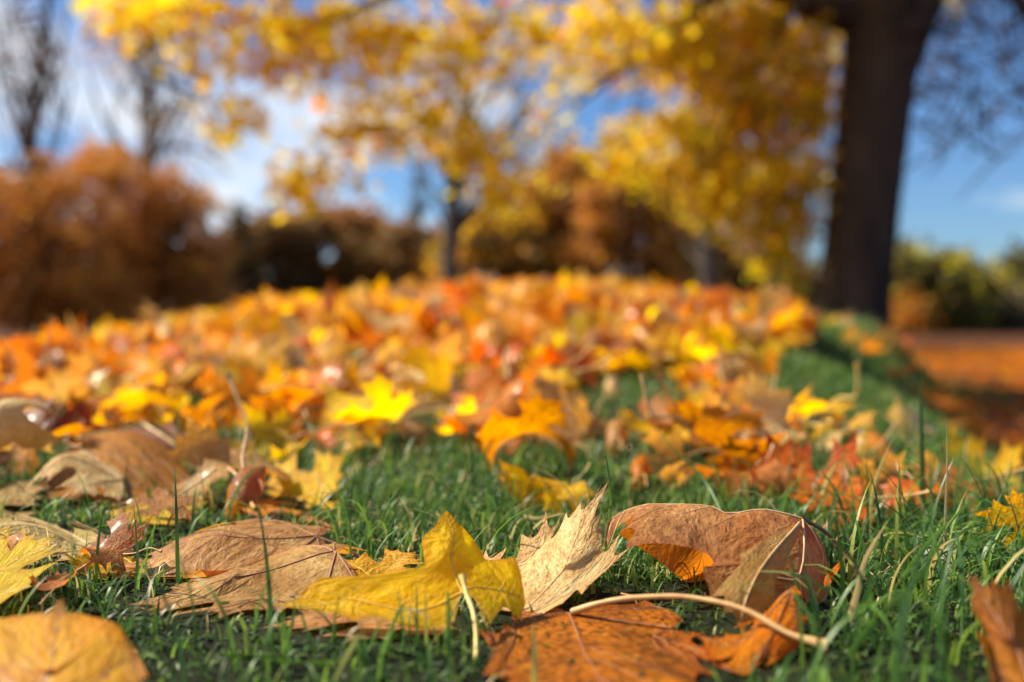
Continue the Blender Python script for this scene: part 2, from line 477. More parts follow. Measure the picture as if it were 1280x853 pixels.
# ------------------------------------------------------------------ leaf template
# right half of a maple leaf, base to tip: x, y, is it a point
HALF = [(.0, .0, 1), (.10, -.07, 0), (.27, -.13, 0), (.42, -.24, 1), (.47, -.15, 0), (.66, -.17, 1), (.60, -.04, 0), (.70, .04, 1), (.55, .08, 0),
        (.44, .13, 0), (.60, .17, 0), (.86, .15, 1), (.80, .27, 0), (1.04, .46, 1), (.82, .44, 0), (.74, .54, 0), (.74, .70, 1), (.58, .56, 0), (.40, .46, 0),
        (.25, .47, 0), (.27, .60, 0), (.46, .84, 1), (.29, .82, 0), (.25, .98, 1), (.13, .94, 0), (.0, 1.18, 1)]
UVN = {'base': (0, 0), 'C': (0, 1.18), 'M': (0, .55), 'R': (1.04, .46), 'L': (-1.04, .46), 'r': (.66, -.17), 'l': (-.66, -.17),
       'SR': (.25, .47), 'SL': (-.25, .47), 'sr': (.44, .13), 'sl': (-.44, .13), 'TR': (.46, .84), 'TL': (-.46, .84),
       'MR': (.5, .24), 'ML': (-.5, .24), 'RL': (.86, .15), 'RU': (.74, .70), 'LL': (-.86, .15), 'LU': (-.74, .70), 'N': (0, .9)}
LOBE = [(.0, .0, 1), (.12, .10, 0), (.20, .28, 0), (.30, .36, 1), (.24, .44, 0), (.34, .58, 0), (.40, .66, 1), (.26, .66, 0), (.22, .80, 0), (.24, .88, 1), (.12, .86, 0), (.0, 1.1, 1)]

def outline(half, jit, r_, sub):
    left = [(-x, y, c) for x, y, c in half[::-1][1:-1]]
    pts = half + left
    pts = [(x + (r_.random() - .5) * jit, y + (r_.random() - .5) * jit, c) if (abs(x) > 1e-6) else (x, y, c) for x, y, c in pts]
    n = len(pts)
    res = []
    for i in range(n):
        p1 = np.array(pts[i][:2]); p2 = np.array(pts[(i + 1) % n][:2])
        c1, c2 = pts[i][2], pts[(i + 1) % n][2]
        p0 = p1 if c1 else np.array(pts[i - 1][:2])
        p3 = p2 if c2 else np.array(pts[(i + 2) % n][:2])
        L_ = np.linalg.norm(p2 - p1)
        k = max(1, int(round(L_ / sub)))
        for j in range(k):
            t = j / k
            q = .5 * (2 * p1 + (-p0 + p2) * t + (2 * p0 - 5 * p1 + 4 * p2 - p3) * t * t + (-p0 + 3 * p1 - 3 * p2 + p3) * t ** 3)
            res.append(q)
    return np.array(res)

def seg_dist(p, a, b):
    ab = b - a
    t = np.clip(((p - a) @ ab) / (ab @ ab), 0, 1)
    return np.linalg.norm(p - (a + t[:, None] * ab), axis=1)

PRIM = [(0, 1.12), (.97, .44), (-.97, .44), (.61, -.155), (-.61, -.155)]
def side_veins():
    out = []
    for k, (x, y) in enumerate(PRIM):
        d = np.array([x, y]); Ln = np.linalg.norm(d); d = d / Ln
        nrm = np.array([-d[1], d[0]])
        ts = (.30, .45, .60, .75, .87) if k == 0 else ((.35, .5, .65, .8) if k < 3 else (.4, .62, .8))
        for t in ts:
            for s in (1, -1):
                ln = (.30 if k == 0 else .24 if k < 3 else .15) * (1.15 - abs(t - .6) * 1.1)
                a = d * Ln * t
                b = a + (d * .78 + nrm * s * .62) * ln * Ln * .9
                out.append((a, b))
    return out
SIDE = side_veins()

def template(half=HALF, jit=.03, sub=.06, sp=.06, seed=0):
    r_ = np.random.default_rng(seed)
    o = outline(half, jit, r_, sub)
    xs = np.arange(-1.2, 1.2, sp); ys = np.arange(-.4, 1.3, sp * .87)
    pts = []
    nxt = np.roll(o, -1, 0)
    for j, y in enumerate(ys):
        for x in xs + (sp / 2 if j % 2 else 0):
            x2 = x + (r_.random() - .5) * sp * .2; y2 = y + (r_.random() - .5) * sp * .2
            # inside polygon?
            c = ((o[:, 1] > y2) != (nxt[:, 1] > y2))
            xi = (nxt[:, 0] - o[:, 0]) * (y2 - o[:, 1]) / (nxt[:, 1] - o[:, 1] + 1e-12) + o[:, 0]
            if (c & (x2 < xi)).sum() % 2 == 1: pts.append((x2, y2))
    pts = np.array(pts)
    if len(pts):
        dd = np.min([seg_dist(pts, o[i], nxt[i]) for i in range(len(o))], axis=0)
        pts = pts[dd > sp * .45]
        allp = np.vstack([o, pts])
    else:
        allp = o
    co, e, f, *_ = delaunay_2d_cdt([Vector(p) for p in allp], [], [list(range(len(o)))], 1, 1e-6)
    co = np.array([tuple(v) for v in co])
    f = np.array([tuple(t) for t in f if len(t) == 3])
    edge = np.min([seg_dist(co, o[i], nxt[i]) for i in range(len(o))], axis=0)
    veind = np.min([seg_dist(co, np.zeros(2), np.array(p)) for p in PRIM], axis=0)
    svd = np.min([seg_dist(co, a, b) for a, b in SIDE], axis=0)
    return dict(uv=co, f=f, edge=edge, vd=veind, sv=svd)

def wob(seed, n=7, kmin=2, kmax=7):
    r_ = np.random.default_rng(seed)
    k = r_.normal(size=(n, 2)); k = k / np.linalg.norm(k, axis=1)[:, None] * r_.uniform(kmin, kmax, (n, 1))
    ph = r_.uniform(0, 6.28, n); a = r_.uniform(.4, 1, n) / np.linalg.norm(k, axis=1) * kmin
    return lambda q: (np.sin(q @ k.T + ph) * a).sum(1) / n * 2

def vnormals(v, f):
    fn = np.cross(v[f[:, 1]] - v[f[:, 0]], v[f[:, 2]] - v[f[:, 0]])
    n = np.zeros_like(v)
    for k in range(3): np.add.at(n, f[:, k], fn)
    return n / (np.linalg.norm(n, axis=1)[:, None] + 1e-15)

def tps(src, dst, reg=1e-4):
    src = np.asarray(src, float); dst = np.asarray(dst, float)
    n = len(src)
    def U(r2): return .5 * r2 * np.log(r2 + 1e-9)
    d2 = ((src[:, None] - src[None]) ** 2).sum(-1)
    A = np.zeros((n + 3, n + 3)); A[:n, :n] = U(d2) + reg * np.eye(n)
    A[:n, n] = 1; A[:n, n + 1:] = src; A[n, :n] = 1; A[n + 1:, :n] = src.T
    b = np.zeros((n + 3, 3)); b[:n] = dst
    w = np.linalg.solve(A, b)
    return lambda q: U(((q[:, None] - src[None]) ** 2).sum(-1)) @ w[:n] + w[n] + q @ w[n + 1:]

FINE = [template(seed=s, sub=.028, sp=.036, jit=.035) for s in (1, 2, 3)]
HALF_S = [(.0, .0, 1), (.10, -.06, 0), (.27, -.10, 0), (.44, -.18, 1), (.50, -.09, 0), (.66, -.10, 1), (.62, .06, 0), (.66, .13, 0), (.86, .19, 1), (.86, .29, 0), (1.04, .46, 1),
          (.86, .48, 0), (.70, .63, 1), (.56, .56, 0), (.42, .54, 0), (.40, .66, 0), (.34, .84, 0), (.20, .96, 0), (.10, 1.04, 0), (.0, 1.18, 1)]
BROAD = template(HALF_S, seed=9, sub=.028, sp=.036, jit=.03)
LOBET = template(LOBE, jit=.02, sub=.03, sp=.04, seed=4)

FOOT = []    # footprints that keep grass down: x, y, radius
def foot(pts, r=None):
    pts = np.array(pts); c = pts.mean(0); FOOT.append((c[0], c[1], r or np.abs(pts[:, :2] - c[:2]).max() * .85))

VEINM = {'umber': M_vein, 'copper': M_veinb, 'amber': M_veinb, 'yellow': M_veiny, 'gold': M_veiny, 'orange': M_veinb, 'red': M_veinb, 'rust': M_veinb, 'brown': M_vein, 'tan': M_veinb, 'cream': M_vein, 'maroon': M_veinb, 'olive': M_vein}
ANCH = []
HS = .90
def PH(px, py, Y): return P(px, py, Y * HS)
CELLS = {}
def hero(marks, col, label, seed=0, ripple=.004, quilt=.0006, veins=True, stem=None, stem_r=.0012, stem_mat=None, t=None, cat='leaf', parent=None, pname='blade', vr=.0005, short=None, vmat=None, lift=True, push=0.0):
    t = t or FINE[seed % 3]
    src, dst = [], []
    for k, v in marks.items():
        src.append(UVN[k] if isinstance(k, str) else k); dst.append(PH(*v))
    dst = np.array(dst)
    f_ = tps(src, dst)
    uv = t['uv']
    v = f_(uv)
    n = vnormals(v, t['f'])
    w1 = wob(seed + 100); w2 = wob(seed + 200, kmin=9, kmax=18)
    scale = 1.0
    size = np.linalg.norm(dst.max(0) - dst.min(0))
    dsp = ripple * w1(uv) * (1 + .8 * np.exp(-t['edge'] / .08)) + ripple * .35 * w2(uv) * np.exp(-t['edge'] / .10)
    dsp += quilt * (1 - np.exp(-t['vd'] / .05)) + quilt * .6 * (1 - np.exp(-t['sv'] / .03))
    v = v + n * (dsp * scale)[:, None]
    base = PH(*marks['base']) if 'base' in marks else v.mean(0)
    if lift:
        gz = ground_z(v[:, 0], v[:, 1]) + .003
        low = v[:, 2] < gz
        v[low, 2] = gz[low] + .15 * (v[low, 2] - gz[low])
    for q in v:
        key = (int(q[0] / .007 + 1000), int(q[1] / .007)); CELLS[key] = min(CELLS.get(key, 9), q[2] - float(ground_z(q[0], q[1])))
    root = parent
    if parent is None:
        root = empty('maple_leaf', tuple(base))
        tag(root, label, cat)
        foot(v)
        ANCH.append((root, short))
    org = np.array(root.location)
    me = new_mesh(pname, v - org, t['f'], [LMH[col]] if isinstance(col, str) else [col], uv, {'edge': t['edge'], 'vd': t['vd']})
    bl = link(pname, me, root)
    if veins:
        nn = vnormals(v, t['f'])
        def onleaf(q):
            p = f_(q)
            d2 = ((q[:, None] - uv[None]) ** 2).sum(-1)
            ii = np.argsort(d2, 1)[:, :6]
            ww = 1 / (np.take_along_axis(d2, ii, 1) + 1e-5); ww /= ww.sum(1)[:, None]
            off = ((v - f_(uv))[ii] * ww[..., None]).sum(1)
            return p + off
        vm = vmat or (VEINM[col] if isinstance(col, str) else M_vein)
        prim = PRIM if t is not LOBET else [(0, 1.0)]
        for i, (x, y) in enumerate(prim):
            s = np.linspace(0, 1, 16)
            q = np.stack([x * s + .02 * np.sin(s * 5 + i), y * s], 1)
            vv, ff = tube_arrays(onleaf(q), vr * (1.15 - s * .85) * (1 if i < 3 else .7), 5)
            link('vein', new_mesh('vein', vv - org, ff, [vm]), bl if parent is None else bl)
        if t is not LOBET and parent is None:
            lst = []
            for a, b in SIDE:
                s = np.linspace(0, 1, 7)[:, None]
                q = a * (1 - s) + b * s + .012 * np.sin(s * 4)
                # stay on the blade
                d2 = ((q[-1] - uv) ** 2).sum(1).min()
                if d2 > .0016: q = a * (1 - s * .75) + b * s * .75
                lst.append(tube_arrays(onleaf(q), vr * .55 * (1.1 - s[:, 0] * .8), 4))
            vv, ff = join_arrays(lst)
            link('side_veins', new_mesh('side_veins', vv - org, ff, [vm]), bl)['kind'] = 'stuff'
    if stem:
        pts = smooth_path([PH(*s) for s in stem], 30)
        k = np.linspace(0, 1, 30)
        rad = stem_r * (1 + .07 * np.sin(k * 37 + seed) + .05 * np.sin(k * 83)) * (1 - .25 * np.sin(k * 3.14)) * (1 + .9 * np.exp(-(1 - k) / .04) + .3 * np.exp(-k / .05))
        vv, ff = tube_arrays(pts, rad, 10, rough=.16, seed=seed)
        link('stem', new_mesh('stem', vv - org, ff, [stem_mat or M_stem]), root)
    return root

# ------------------------------------------------------------------ the leaves in focus
h1 = hero({'base': (1003, 648, .60), (0, .27): (945, 634, .603), 'M': (885, 631, .607), 'N': (800, 631, .602), 'C': (753, 692, .565), (-.05, 1.04): (762, 648, .592),
      'TR': (783, 682, .555), 'SR': (890, 692, .55), 'MR': (950, 712, .545), 'R': (925, 812, .515), 'RU': (893, 748, .53), 'RL': (985, 812, .52),
      'sr': (1010, 745, .545), 'r': (1022, 800, .545), (.3, -.1): (1036, 710, .58),
      'TL': (776, 674, .60), 'SL': (845, 722, .60), 'L': (882, 752, .60), 'LU': (858, 744, .602), 'LL': (930, 740, .61), 'ML': (915, 690, .63), 'l': (1010, 720, .64)},
     'umber', 'large brown maple leaf arched like a tent, with pale top ridge, right of centre', 1, ripple=.0010, quilt=.0012, vr=.0007,
     stem=[(1003, 648, .60), (1035, 668, .605), (1062, 700, .60), (1095, 738, .585), (1140, 765, .575)], stem_r=.0012, stem_mat=M_stemb,
     short='the arched brown leaf')
hero({'base': (1000, 653, .590), 'C': (925, 800, .488), (.4, .66): (972, 770, .500), (-.4, .66): (888, 745, .498), (-.30, .36): (925, 690, .528), (.3, .36): (985, 715, .528), (0, .55): (944, 722, .505)},
     'tan', None, 4, ripple=.002, t=LOBET, parent=h1, pname='sunlit_folded_lobe', vr=.0010, vmat=M_stem)  # tan material paints direct sunlight onto this lobe of the brown leaf
h1.children[-1]['label'] = 'toothed lobe folded over the brown side, direct sun painted as pale tan'

hero({'base': (648, 770, .53), 'C': (762, 603, .615), 'M': (705, 705, .555), 'TR': (752, 662, .585), 'TL': (712, 642, .605), 'R': (786, 688, .565), 'RL': (725, 745, .53),
      'SR': (752, 690, .565), 'L': (682, 642, .615), 'SL': (690, 672, .595), 'ML': (662, 700, .585), 'l': (606, 688, .60), 'r': (668, 774, .52), 'sl': (625, 712, .57)},
     'cream', 'pale speckled cream leaf with its tip raised beside the arched brown leaf', 2, ripple=.0022, vr=.0004, short='the cream speckled leaf')

hero({'base': (578, 742, .505), 'C': (556, 638, .545), 'M': (562, 694, .522), (.42, .54): (606, 700, .532), (-.42, .54): (522, 712, .512), 'L': (342, 757, .505), 'ML': (450, 748, .503), (-.70, .63): (402, 724, .512),
      (-.86, .19): (440, 777, .492), (-.34, .84): (530, 676, .53), (.34, .84): (592, 676, .54), 'R': (656, 756, .525), 'MR': (625, 738, .515), (.70, .63): (640, 700, .535), (.86, .19): (650, 779, .505), (.66, -.10): (612, 784, .492), (-.66, -.10): (520, 783, .488), 'sl': (505, 774, .491)},
     'yellow', 'bright yellow leaf with one raised orange peak, front and centre', 0, ripple=.0016, t=BROAD,
     stem=[(578, 720, .50), (583, 742, .492), (592, 768, .480), (596, 810, .465), (592, 838, .455)], stem_r=.0014, stem_mat=M_stemy, short='the bright yellow front leaf')

hero({'base': (712, 768, .525), 'C': (760, 1010, .36), 'R': (596, 788, .485), 'L': (908, 846, .445), 'r': (640, 768, .525), 'l': (842, 768, .515), 'M': (745, 850, .45), 'SL': (872, 880, .43), 'SR': (630, 880, .43),
      'RU': (602, 872, .435), 'LU': (900, 890, .43), 'LL': (882, 795, .49), 'MR': (645, 800, .485), 'ML': (815, 800, .485), 'sr': (640, 775, .52), 'sl': (850, 780, .505)},
     'copper', 'wide orange-brown leaf lying at the bottom edge under the long pale stem', 5, ripple=.002, vr=.0004,
     stem=[(716, 765, .522), (760, 752, .51), (815, 746, .50), (870, 748, .49), (930, 762, .475), (985, 792, .46), (1035, 808, .45)], stem_r=.0016, stem_mat=M_stem, short='the wide orange-brown leaf')

hero({'base': (988, 735, .50), 'C': (870, 792, .47), 'M': (925, 800, .465), 'L': (925, 775, .49), 'R': (900, 832, .445), 'r': (1000, 810, .46), 'l': (985, 760, .51), 'sr': (962, 812, .45), 'SR': (915, 815, .45), 'RL': (935, 870, .43)},
     'orange', 'small bright orange leaf crumpled under the folded lobe and stem', 6, ripple=.003, vr=.0003, short='the crumpled orange leaf')
hero({'base': (1055, 698, .565), 'C': (1014, 745, .555), 'L': (1020, 715, .57), 'R': (1048, 735, .55)},
     'orange', 'narrow orange leaf tip poking up right of the arched brown leaf', 7, ripple=.001, veins=False, t=LOBET, short='the narrow orange tip')

hero({'base': (395, 672, .66), 'C': (122, 732, .615), 'M': (270, 663, .635), 'N': (190, 694, .625), 'L': (300, 655, .70), 'R': (262, 745, .595), 'TR': (150, 728, .592), 'TL': (200, 672, .655), 'SR': (262, 712, .595), 'r': (400, 715, .61), 'l': (400, 662, .70), 'MR': (320, 710, .605)},
     'tan', 'long tan leaf arched over, rear one of the tan pair left of centre', 8, quilt=.0011, ripple=.0042, stem=[(395, 672, .66), (425, 682, .655), (455, 700, .65)], stem_mat=M_stemb, short='the rear tan leaf')
hero({'base': (418, 682, .60), 'C': (160, 775, .545), 'M': (290, 718, .575), 'N': (215, 750, .555), 'R': (268, 800, .52), 'MR': (340, 748, .545), 'SR': (265, 762, .545), 'L': (300, 692, .65), 'SL': (290, 705, .62), 'l': (440, 690, .65), 'r': (440, 800, .53), 'sr': (400, 770, .54), 'RL': (350, 775, .53), 'TL': (235, 720, .60)},
     'tan', 'broad tan leaf creased by veins, front one of the tan pair left of centre', 3, quilt=.0011, ripple=.0038, short='the front tan leaf', vr=.0006)
hero({'base': (545, 775, .525), 'C': (325, 800, .505), 'M': (430, 765, .52), 'R': (430, 820, .48), 'L': (420, 735, .56), 'r': (550, 812, .49), 'l': (560, 745, .55)},
     'tan', 'peach leaf tucked under the bright yellow front leaf', 10, ripple=.002, short='the peach leaf underneath', vr=.0003)
hero({'base': (470, 728, .58), 'C': (520, 690, .59), 'L': (425, 700, .60), 'R': (555, 722, .57), 'r': (510, 742, .55), 'l': (420, 725, .575), 'TL': (480, 684, .605)},
     'gold', 'ragged golden leaf with pale curled tip behind the bright yellow leaf', 11, ripple=.004, short='the ragged golden leaf', vr=.0003)
hero({'base': (-70, 765, .52), 'C': (70, 672, .575), 'L': (-30, 665, .60), 'R': (40, 735, .52), 'SL': (15, 690, .575), 'SR': (30, 715, .55), 'M': (5, 712, .555), 'TR': (82, 688, .56)},
     'yellow', 'bright yellow leaf with pointed tips at the left edge', 12, ripple=.002, short='the yellow leaf at the left edge')
hero({'base': (170, 728, .62), 'C': (78, 690, .60), 'L': (150, 685, .64), 'R': (110, 726, .585), 'r': (155, 738, .59), 'M': (118, 704, .61)},
     'gold', 'small golden leaf curling between yellow edge leaf and tan leaves', 13, ripple=.003, stem=[(165, 690, .62), (140, 686, .61), (95, 715, .59), (50, 735, .575)], stem_mat=M_stem, short='the small curling golden leaf', vr=.0003)
hero({'base': (40, 900, .38), 'C': (78, 752, .45), 'L': (-60, 790, .44), 'R': (185, 850, .40), 'SL': (5, 788, .435), 'SR': (128, 792, .42), 'TL': (42, 764, .448), 'TR': (112, 768, .445), 'M': (60, 840, .40), 'r': (150, 920, .37), 'l': (-60, 880, .39)},
     'amber', 'big blurred golden leaf filling the bottom left corner', 2, ripple=.003, t=BROAD, short='the bottom left golden leaf')
hero({'base': (115, 690, .66), 'C': (-60, 668, .62), 'L': (20, 640, .72), 'R': (-20, 700, .60), 'M': (40, 656, .66), 'MR': (55, 690, .63)},
     'cream', 'whitish grey leaf with parallel veins above the left yellow leaf', 15, ripple=.002, stem=[(90, 652, .67), (120, 665, .67), (150, 685, .665)], short='the whitish leaf at left')
hero({'base': (-60, 650, .74), 'C': (62, 610, .80), 'L': (0, 582, .88), 'R': (50, 660, .72), 'M': (5, 620, .78)},
     'olive', 'mottled olive grey leaf at the left edge', 16, ripple=.004, short='the mottled olive leaf')
hero({'base': (90, 560, .95), 'C': (275, 640, .84), 'M': (180, 568, .92), 'L': (160, 545, 1.02), 'R': (215, 672, .78), 'SR': (180, 640, .80), 'MR': (130, 630, .80), 'r': (60, 640, .80), 'l': (100, 548, 1.0), 'N': (240, 605, .88), 'TR': (262, 655, .80)},
     'rust', 'large arched rust brown leaf with glowing orange rim, left', 17, ripple=.004, short='the large rust leaf')
hero({'base': (143, 662, .745), 'C': (262, 628, .76), 'L': (170, 628, .77), 'R': (225, 668, .725), 'l': (140, 645, .77), 'r': (165, 676, .73)},
     'yellow', 'glowing golden leaf under the rim of the large rust leaf', 18, ripple=.004, short='the glowing golden leaf', vr=.0003)
hero({'base': (150, 600, .83), 'C': (30, 610, .78), 'M': (85, 568, .82), 'L': (100, 560, .88), 'R': (90, 620, .77), 'r': (150, 625, .78), 'l': (140, 580, .88)},
     'cream', 'white cream leaf curled into a hood left of the rust leaf', 19, ripple=.002, short='the white hooded leaf')
hero({'base': (285, 648, .80), 'C': (425, 682, .74), 'M': (345, 646, .79), 'L': (380, 645, .83), 'R': (350, 675, .75), 'l': (300, 645, .84), 'r': (300, 664, .77)},
     'amber', 'rolled orange leaf behind the rear tan leaf', 20, ripple=.002, short='the rolled orange leaf')
hero({'base': (375, 645, .84), 'C': (432, 568, .88), 'M': (400, 608, .85), 'L': (345, 575, .90), 'R': (425, 640, .80), 'SL': (388, 590, .87), 'l': (330, 632, .86), 'r': (385, 650, .80), 'ML': (350, 610, .87)},
     'yellow', 'upright yellow leaf with two pointed peaks left of centre', 21, ripple=.003, short='the two-peaked yellow leaf')
hero({'base': (302, 565, .98), 'C': (245, 618, .88), 'L': (240, 575, .97), 'R': (335, 610, .88), 'M': (275, 580, .93), 'l': (280, 560, 1.0), 'r': (335, 580, .95)},
     'tan', 'twisted tan leaf with tall bent stem sticking up, left of centre', 22, ripple=.005, stem=[(302, 565, .98), (312, 545, .98), (300, 505, 1.0), (285, 470, 1.02)], stem_r=.0018, stem_mat=M_stem, short='the tall-stemmed leaf')
hero({'base': (245, 578, .99), 'C': (145, 535, 1.1), 'L': (210, 525, 1.12), 'R': (175, 560, 1.0), 'M': (200, 545, 1.05)},
     'maroon', 'dark brown leaf with straight pale stem behind the rust leaf', 23, ripple=.004, stem=[(245, 578, .98), (210, 550, 1.0), (178, 530, 1.03)], stem_r=.0022, short='the dark brown leaf')
hero({'base': (1300, 905, .38), 'C': (1208, 716, .44), 'M': (1262, 800, .41), 'L': (1240, 860, .39), 'R': (1320, 770, .43), 'SL': (1235, 790, .42), 'SR': (1275, 765, .43)},
     'rust', 'rusty red leaf rising at the bottom right corner', 24, ripple=.002, short='the bottom right rusty leaf')

# ------------------------------------------------------------------ shared curled leaves
def curled(seed, sub, sp, kind):
    t = template(seed=seed + 50, sub=sub, sp=sp, jit=.05)
    r_ = np.random.default_rng(seed)
    uv = t['uv'].copy(); uv[:, 1] -= .4
    x, y = uv[:, 0].copy(), uv[:, 1].copy()
    w = wob(seed + 31, kmin=2, kmax=5); w2 = wob(seed + 61, kmin=6, kmax=10)
    rr = np.sqrt(x * x + y * y)
    z = .15 * w(uv) + .09 * w2(uv) * np.clip(rr, 0, 1)
    z += {0: .05, 1: .45, 2: -.40, 3: .2}[kind] * np.abs(x) + {0: .10, 1: .1, 2: -.25, 3: .3}[kind] * rr ** 2
    z += r_.uniform(.1, .35) * np.clip(rr - .6, 0, 1) ** 1.3 * r_.choice([-1, 1]) * 1.6
    # roll about a slanted axis
    a = r_.uniform(0, 3.14); kap = {0: .9, 1: 1.5, 2: 1.9, 3: 2.2}[kind] * r_.choice([-1, 1])
    ca, sa = math.cos(a), math.sin(a)
    p = x * ca + y * sa; q = -x * sa + y * ca
    kk = kap * (1 + .5 * q)
    kk = np.where(np.abs(kk) < .05, .05, kk)
    p2 = np.sin(p * kk) / kk - z * np.sin(p * kk); z2 = (1 - np.cos(p * kk)) / kk + z * np.cos(p * kk)
    x, y, z = p2 * ca - q * sa, p2 * sa + q * ca, z2
    v = np.stack([x, y, z], 1) * .06
    v[:, 2] -= np.percentile(v[:, 2], 30)
    v = v + vnormals(v, t['f']) * (.0012 * (1 - np.exp(-t['vd'] / .05)))[:, None]
    # the stem leaves the base of the blade
    bi = np.argmin(((t['uv']) ** 2).sum(1)); b = v[bi]
    bend = r_.uniform(-.5, .5)
    st = smooth_path([b, b + np.array([.006 * bend, -.02, .004]), b + np.array([.02 * bend, -.042, .012 * r_.uniform(-.5, 1.2)]), b + np.array([.04 * bend, -.062, .018 * r_.uniform(-.6, 1.4)])], 12)
    sv, sf = tube_arrays(st, np.linspace(.0011, .0013, 12) * (1 + .8 * (np.arange(12) > 10)), 6)
    return t, v, sv, sf
MID = []
for k in range(14):
    t, v, sv, sf = curled(k, .09, .115, [0, 1, 2, 3, 0, 2, 1][k % 7])
    bm_ = new_mesh('blade_%d' % k, v, t['f'], [LM['gold']], t['uv'], {'edge': t['edge'], 'vd': t['vd']})
    sm_ = new_mesh('stem_%d' % k, sv, sf, [M_stem])
    MID.append((bm_, sm_, v, t, sv, sf))

LOWV = []
for k in range(14):
    t, v, sv, sf = curled(k, .22, .24, [0, 1, 2, 3, 0, 2, 1][k % 7])
    LOWV.append((v, t['f'], t['uv'], t['edge']))

def rot_to(yaw, tilt, tdir):
    """yaw about z, then lean by tilt towards tdir"""
    ax = Vector((-math.sin(tdir), math.cos(tdir), 0))
    return Matrix.Rotation(tilt, 3, ax) @ Matrix.Rotation(yaw, 3, 'Z')

def put_leaf(x, y, z, size, yaw, tilt, tdir, col, var, label, group=None, stem=True):
    me, sm, *_ = MID[var]
    root = empty('maple_leaf', (x, y, z)) if stem else None
    m3 = rot_to(yaw, tilt, tdir)
    if stem:
        root.rotation_euler = m3.to_euler(); root.scale = (size,) * 3
        b = link('blade', me, root, LM[col]); link('stem', sm, root, M_stem if col not in ('yellow',) else M_stemy)
    else:
        root = link('maple_leaf', me, None, LM[col])
        root.location = (x, y, z); root.rotation_euler = m3.to_euler(); root.scale = (size,) * 3
    tag(root, label, 'leaf', group)
    return root

def ground_hit(px, py):
    """distance Y at which the view ray through the pixel first meets the ground"""
    Ys = np.concatenate([np.arange(.38, 3, .01), np.arange(3, 12, .04)])
    pts = np.array([P(px, py, Y) for Y in Ys])
    below = pts[:, 2] < ground_z(pts[:, 0], pts[:, 1])
    return Ys[np.argmax(below)] if below.any() else None

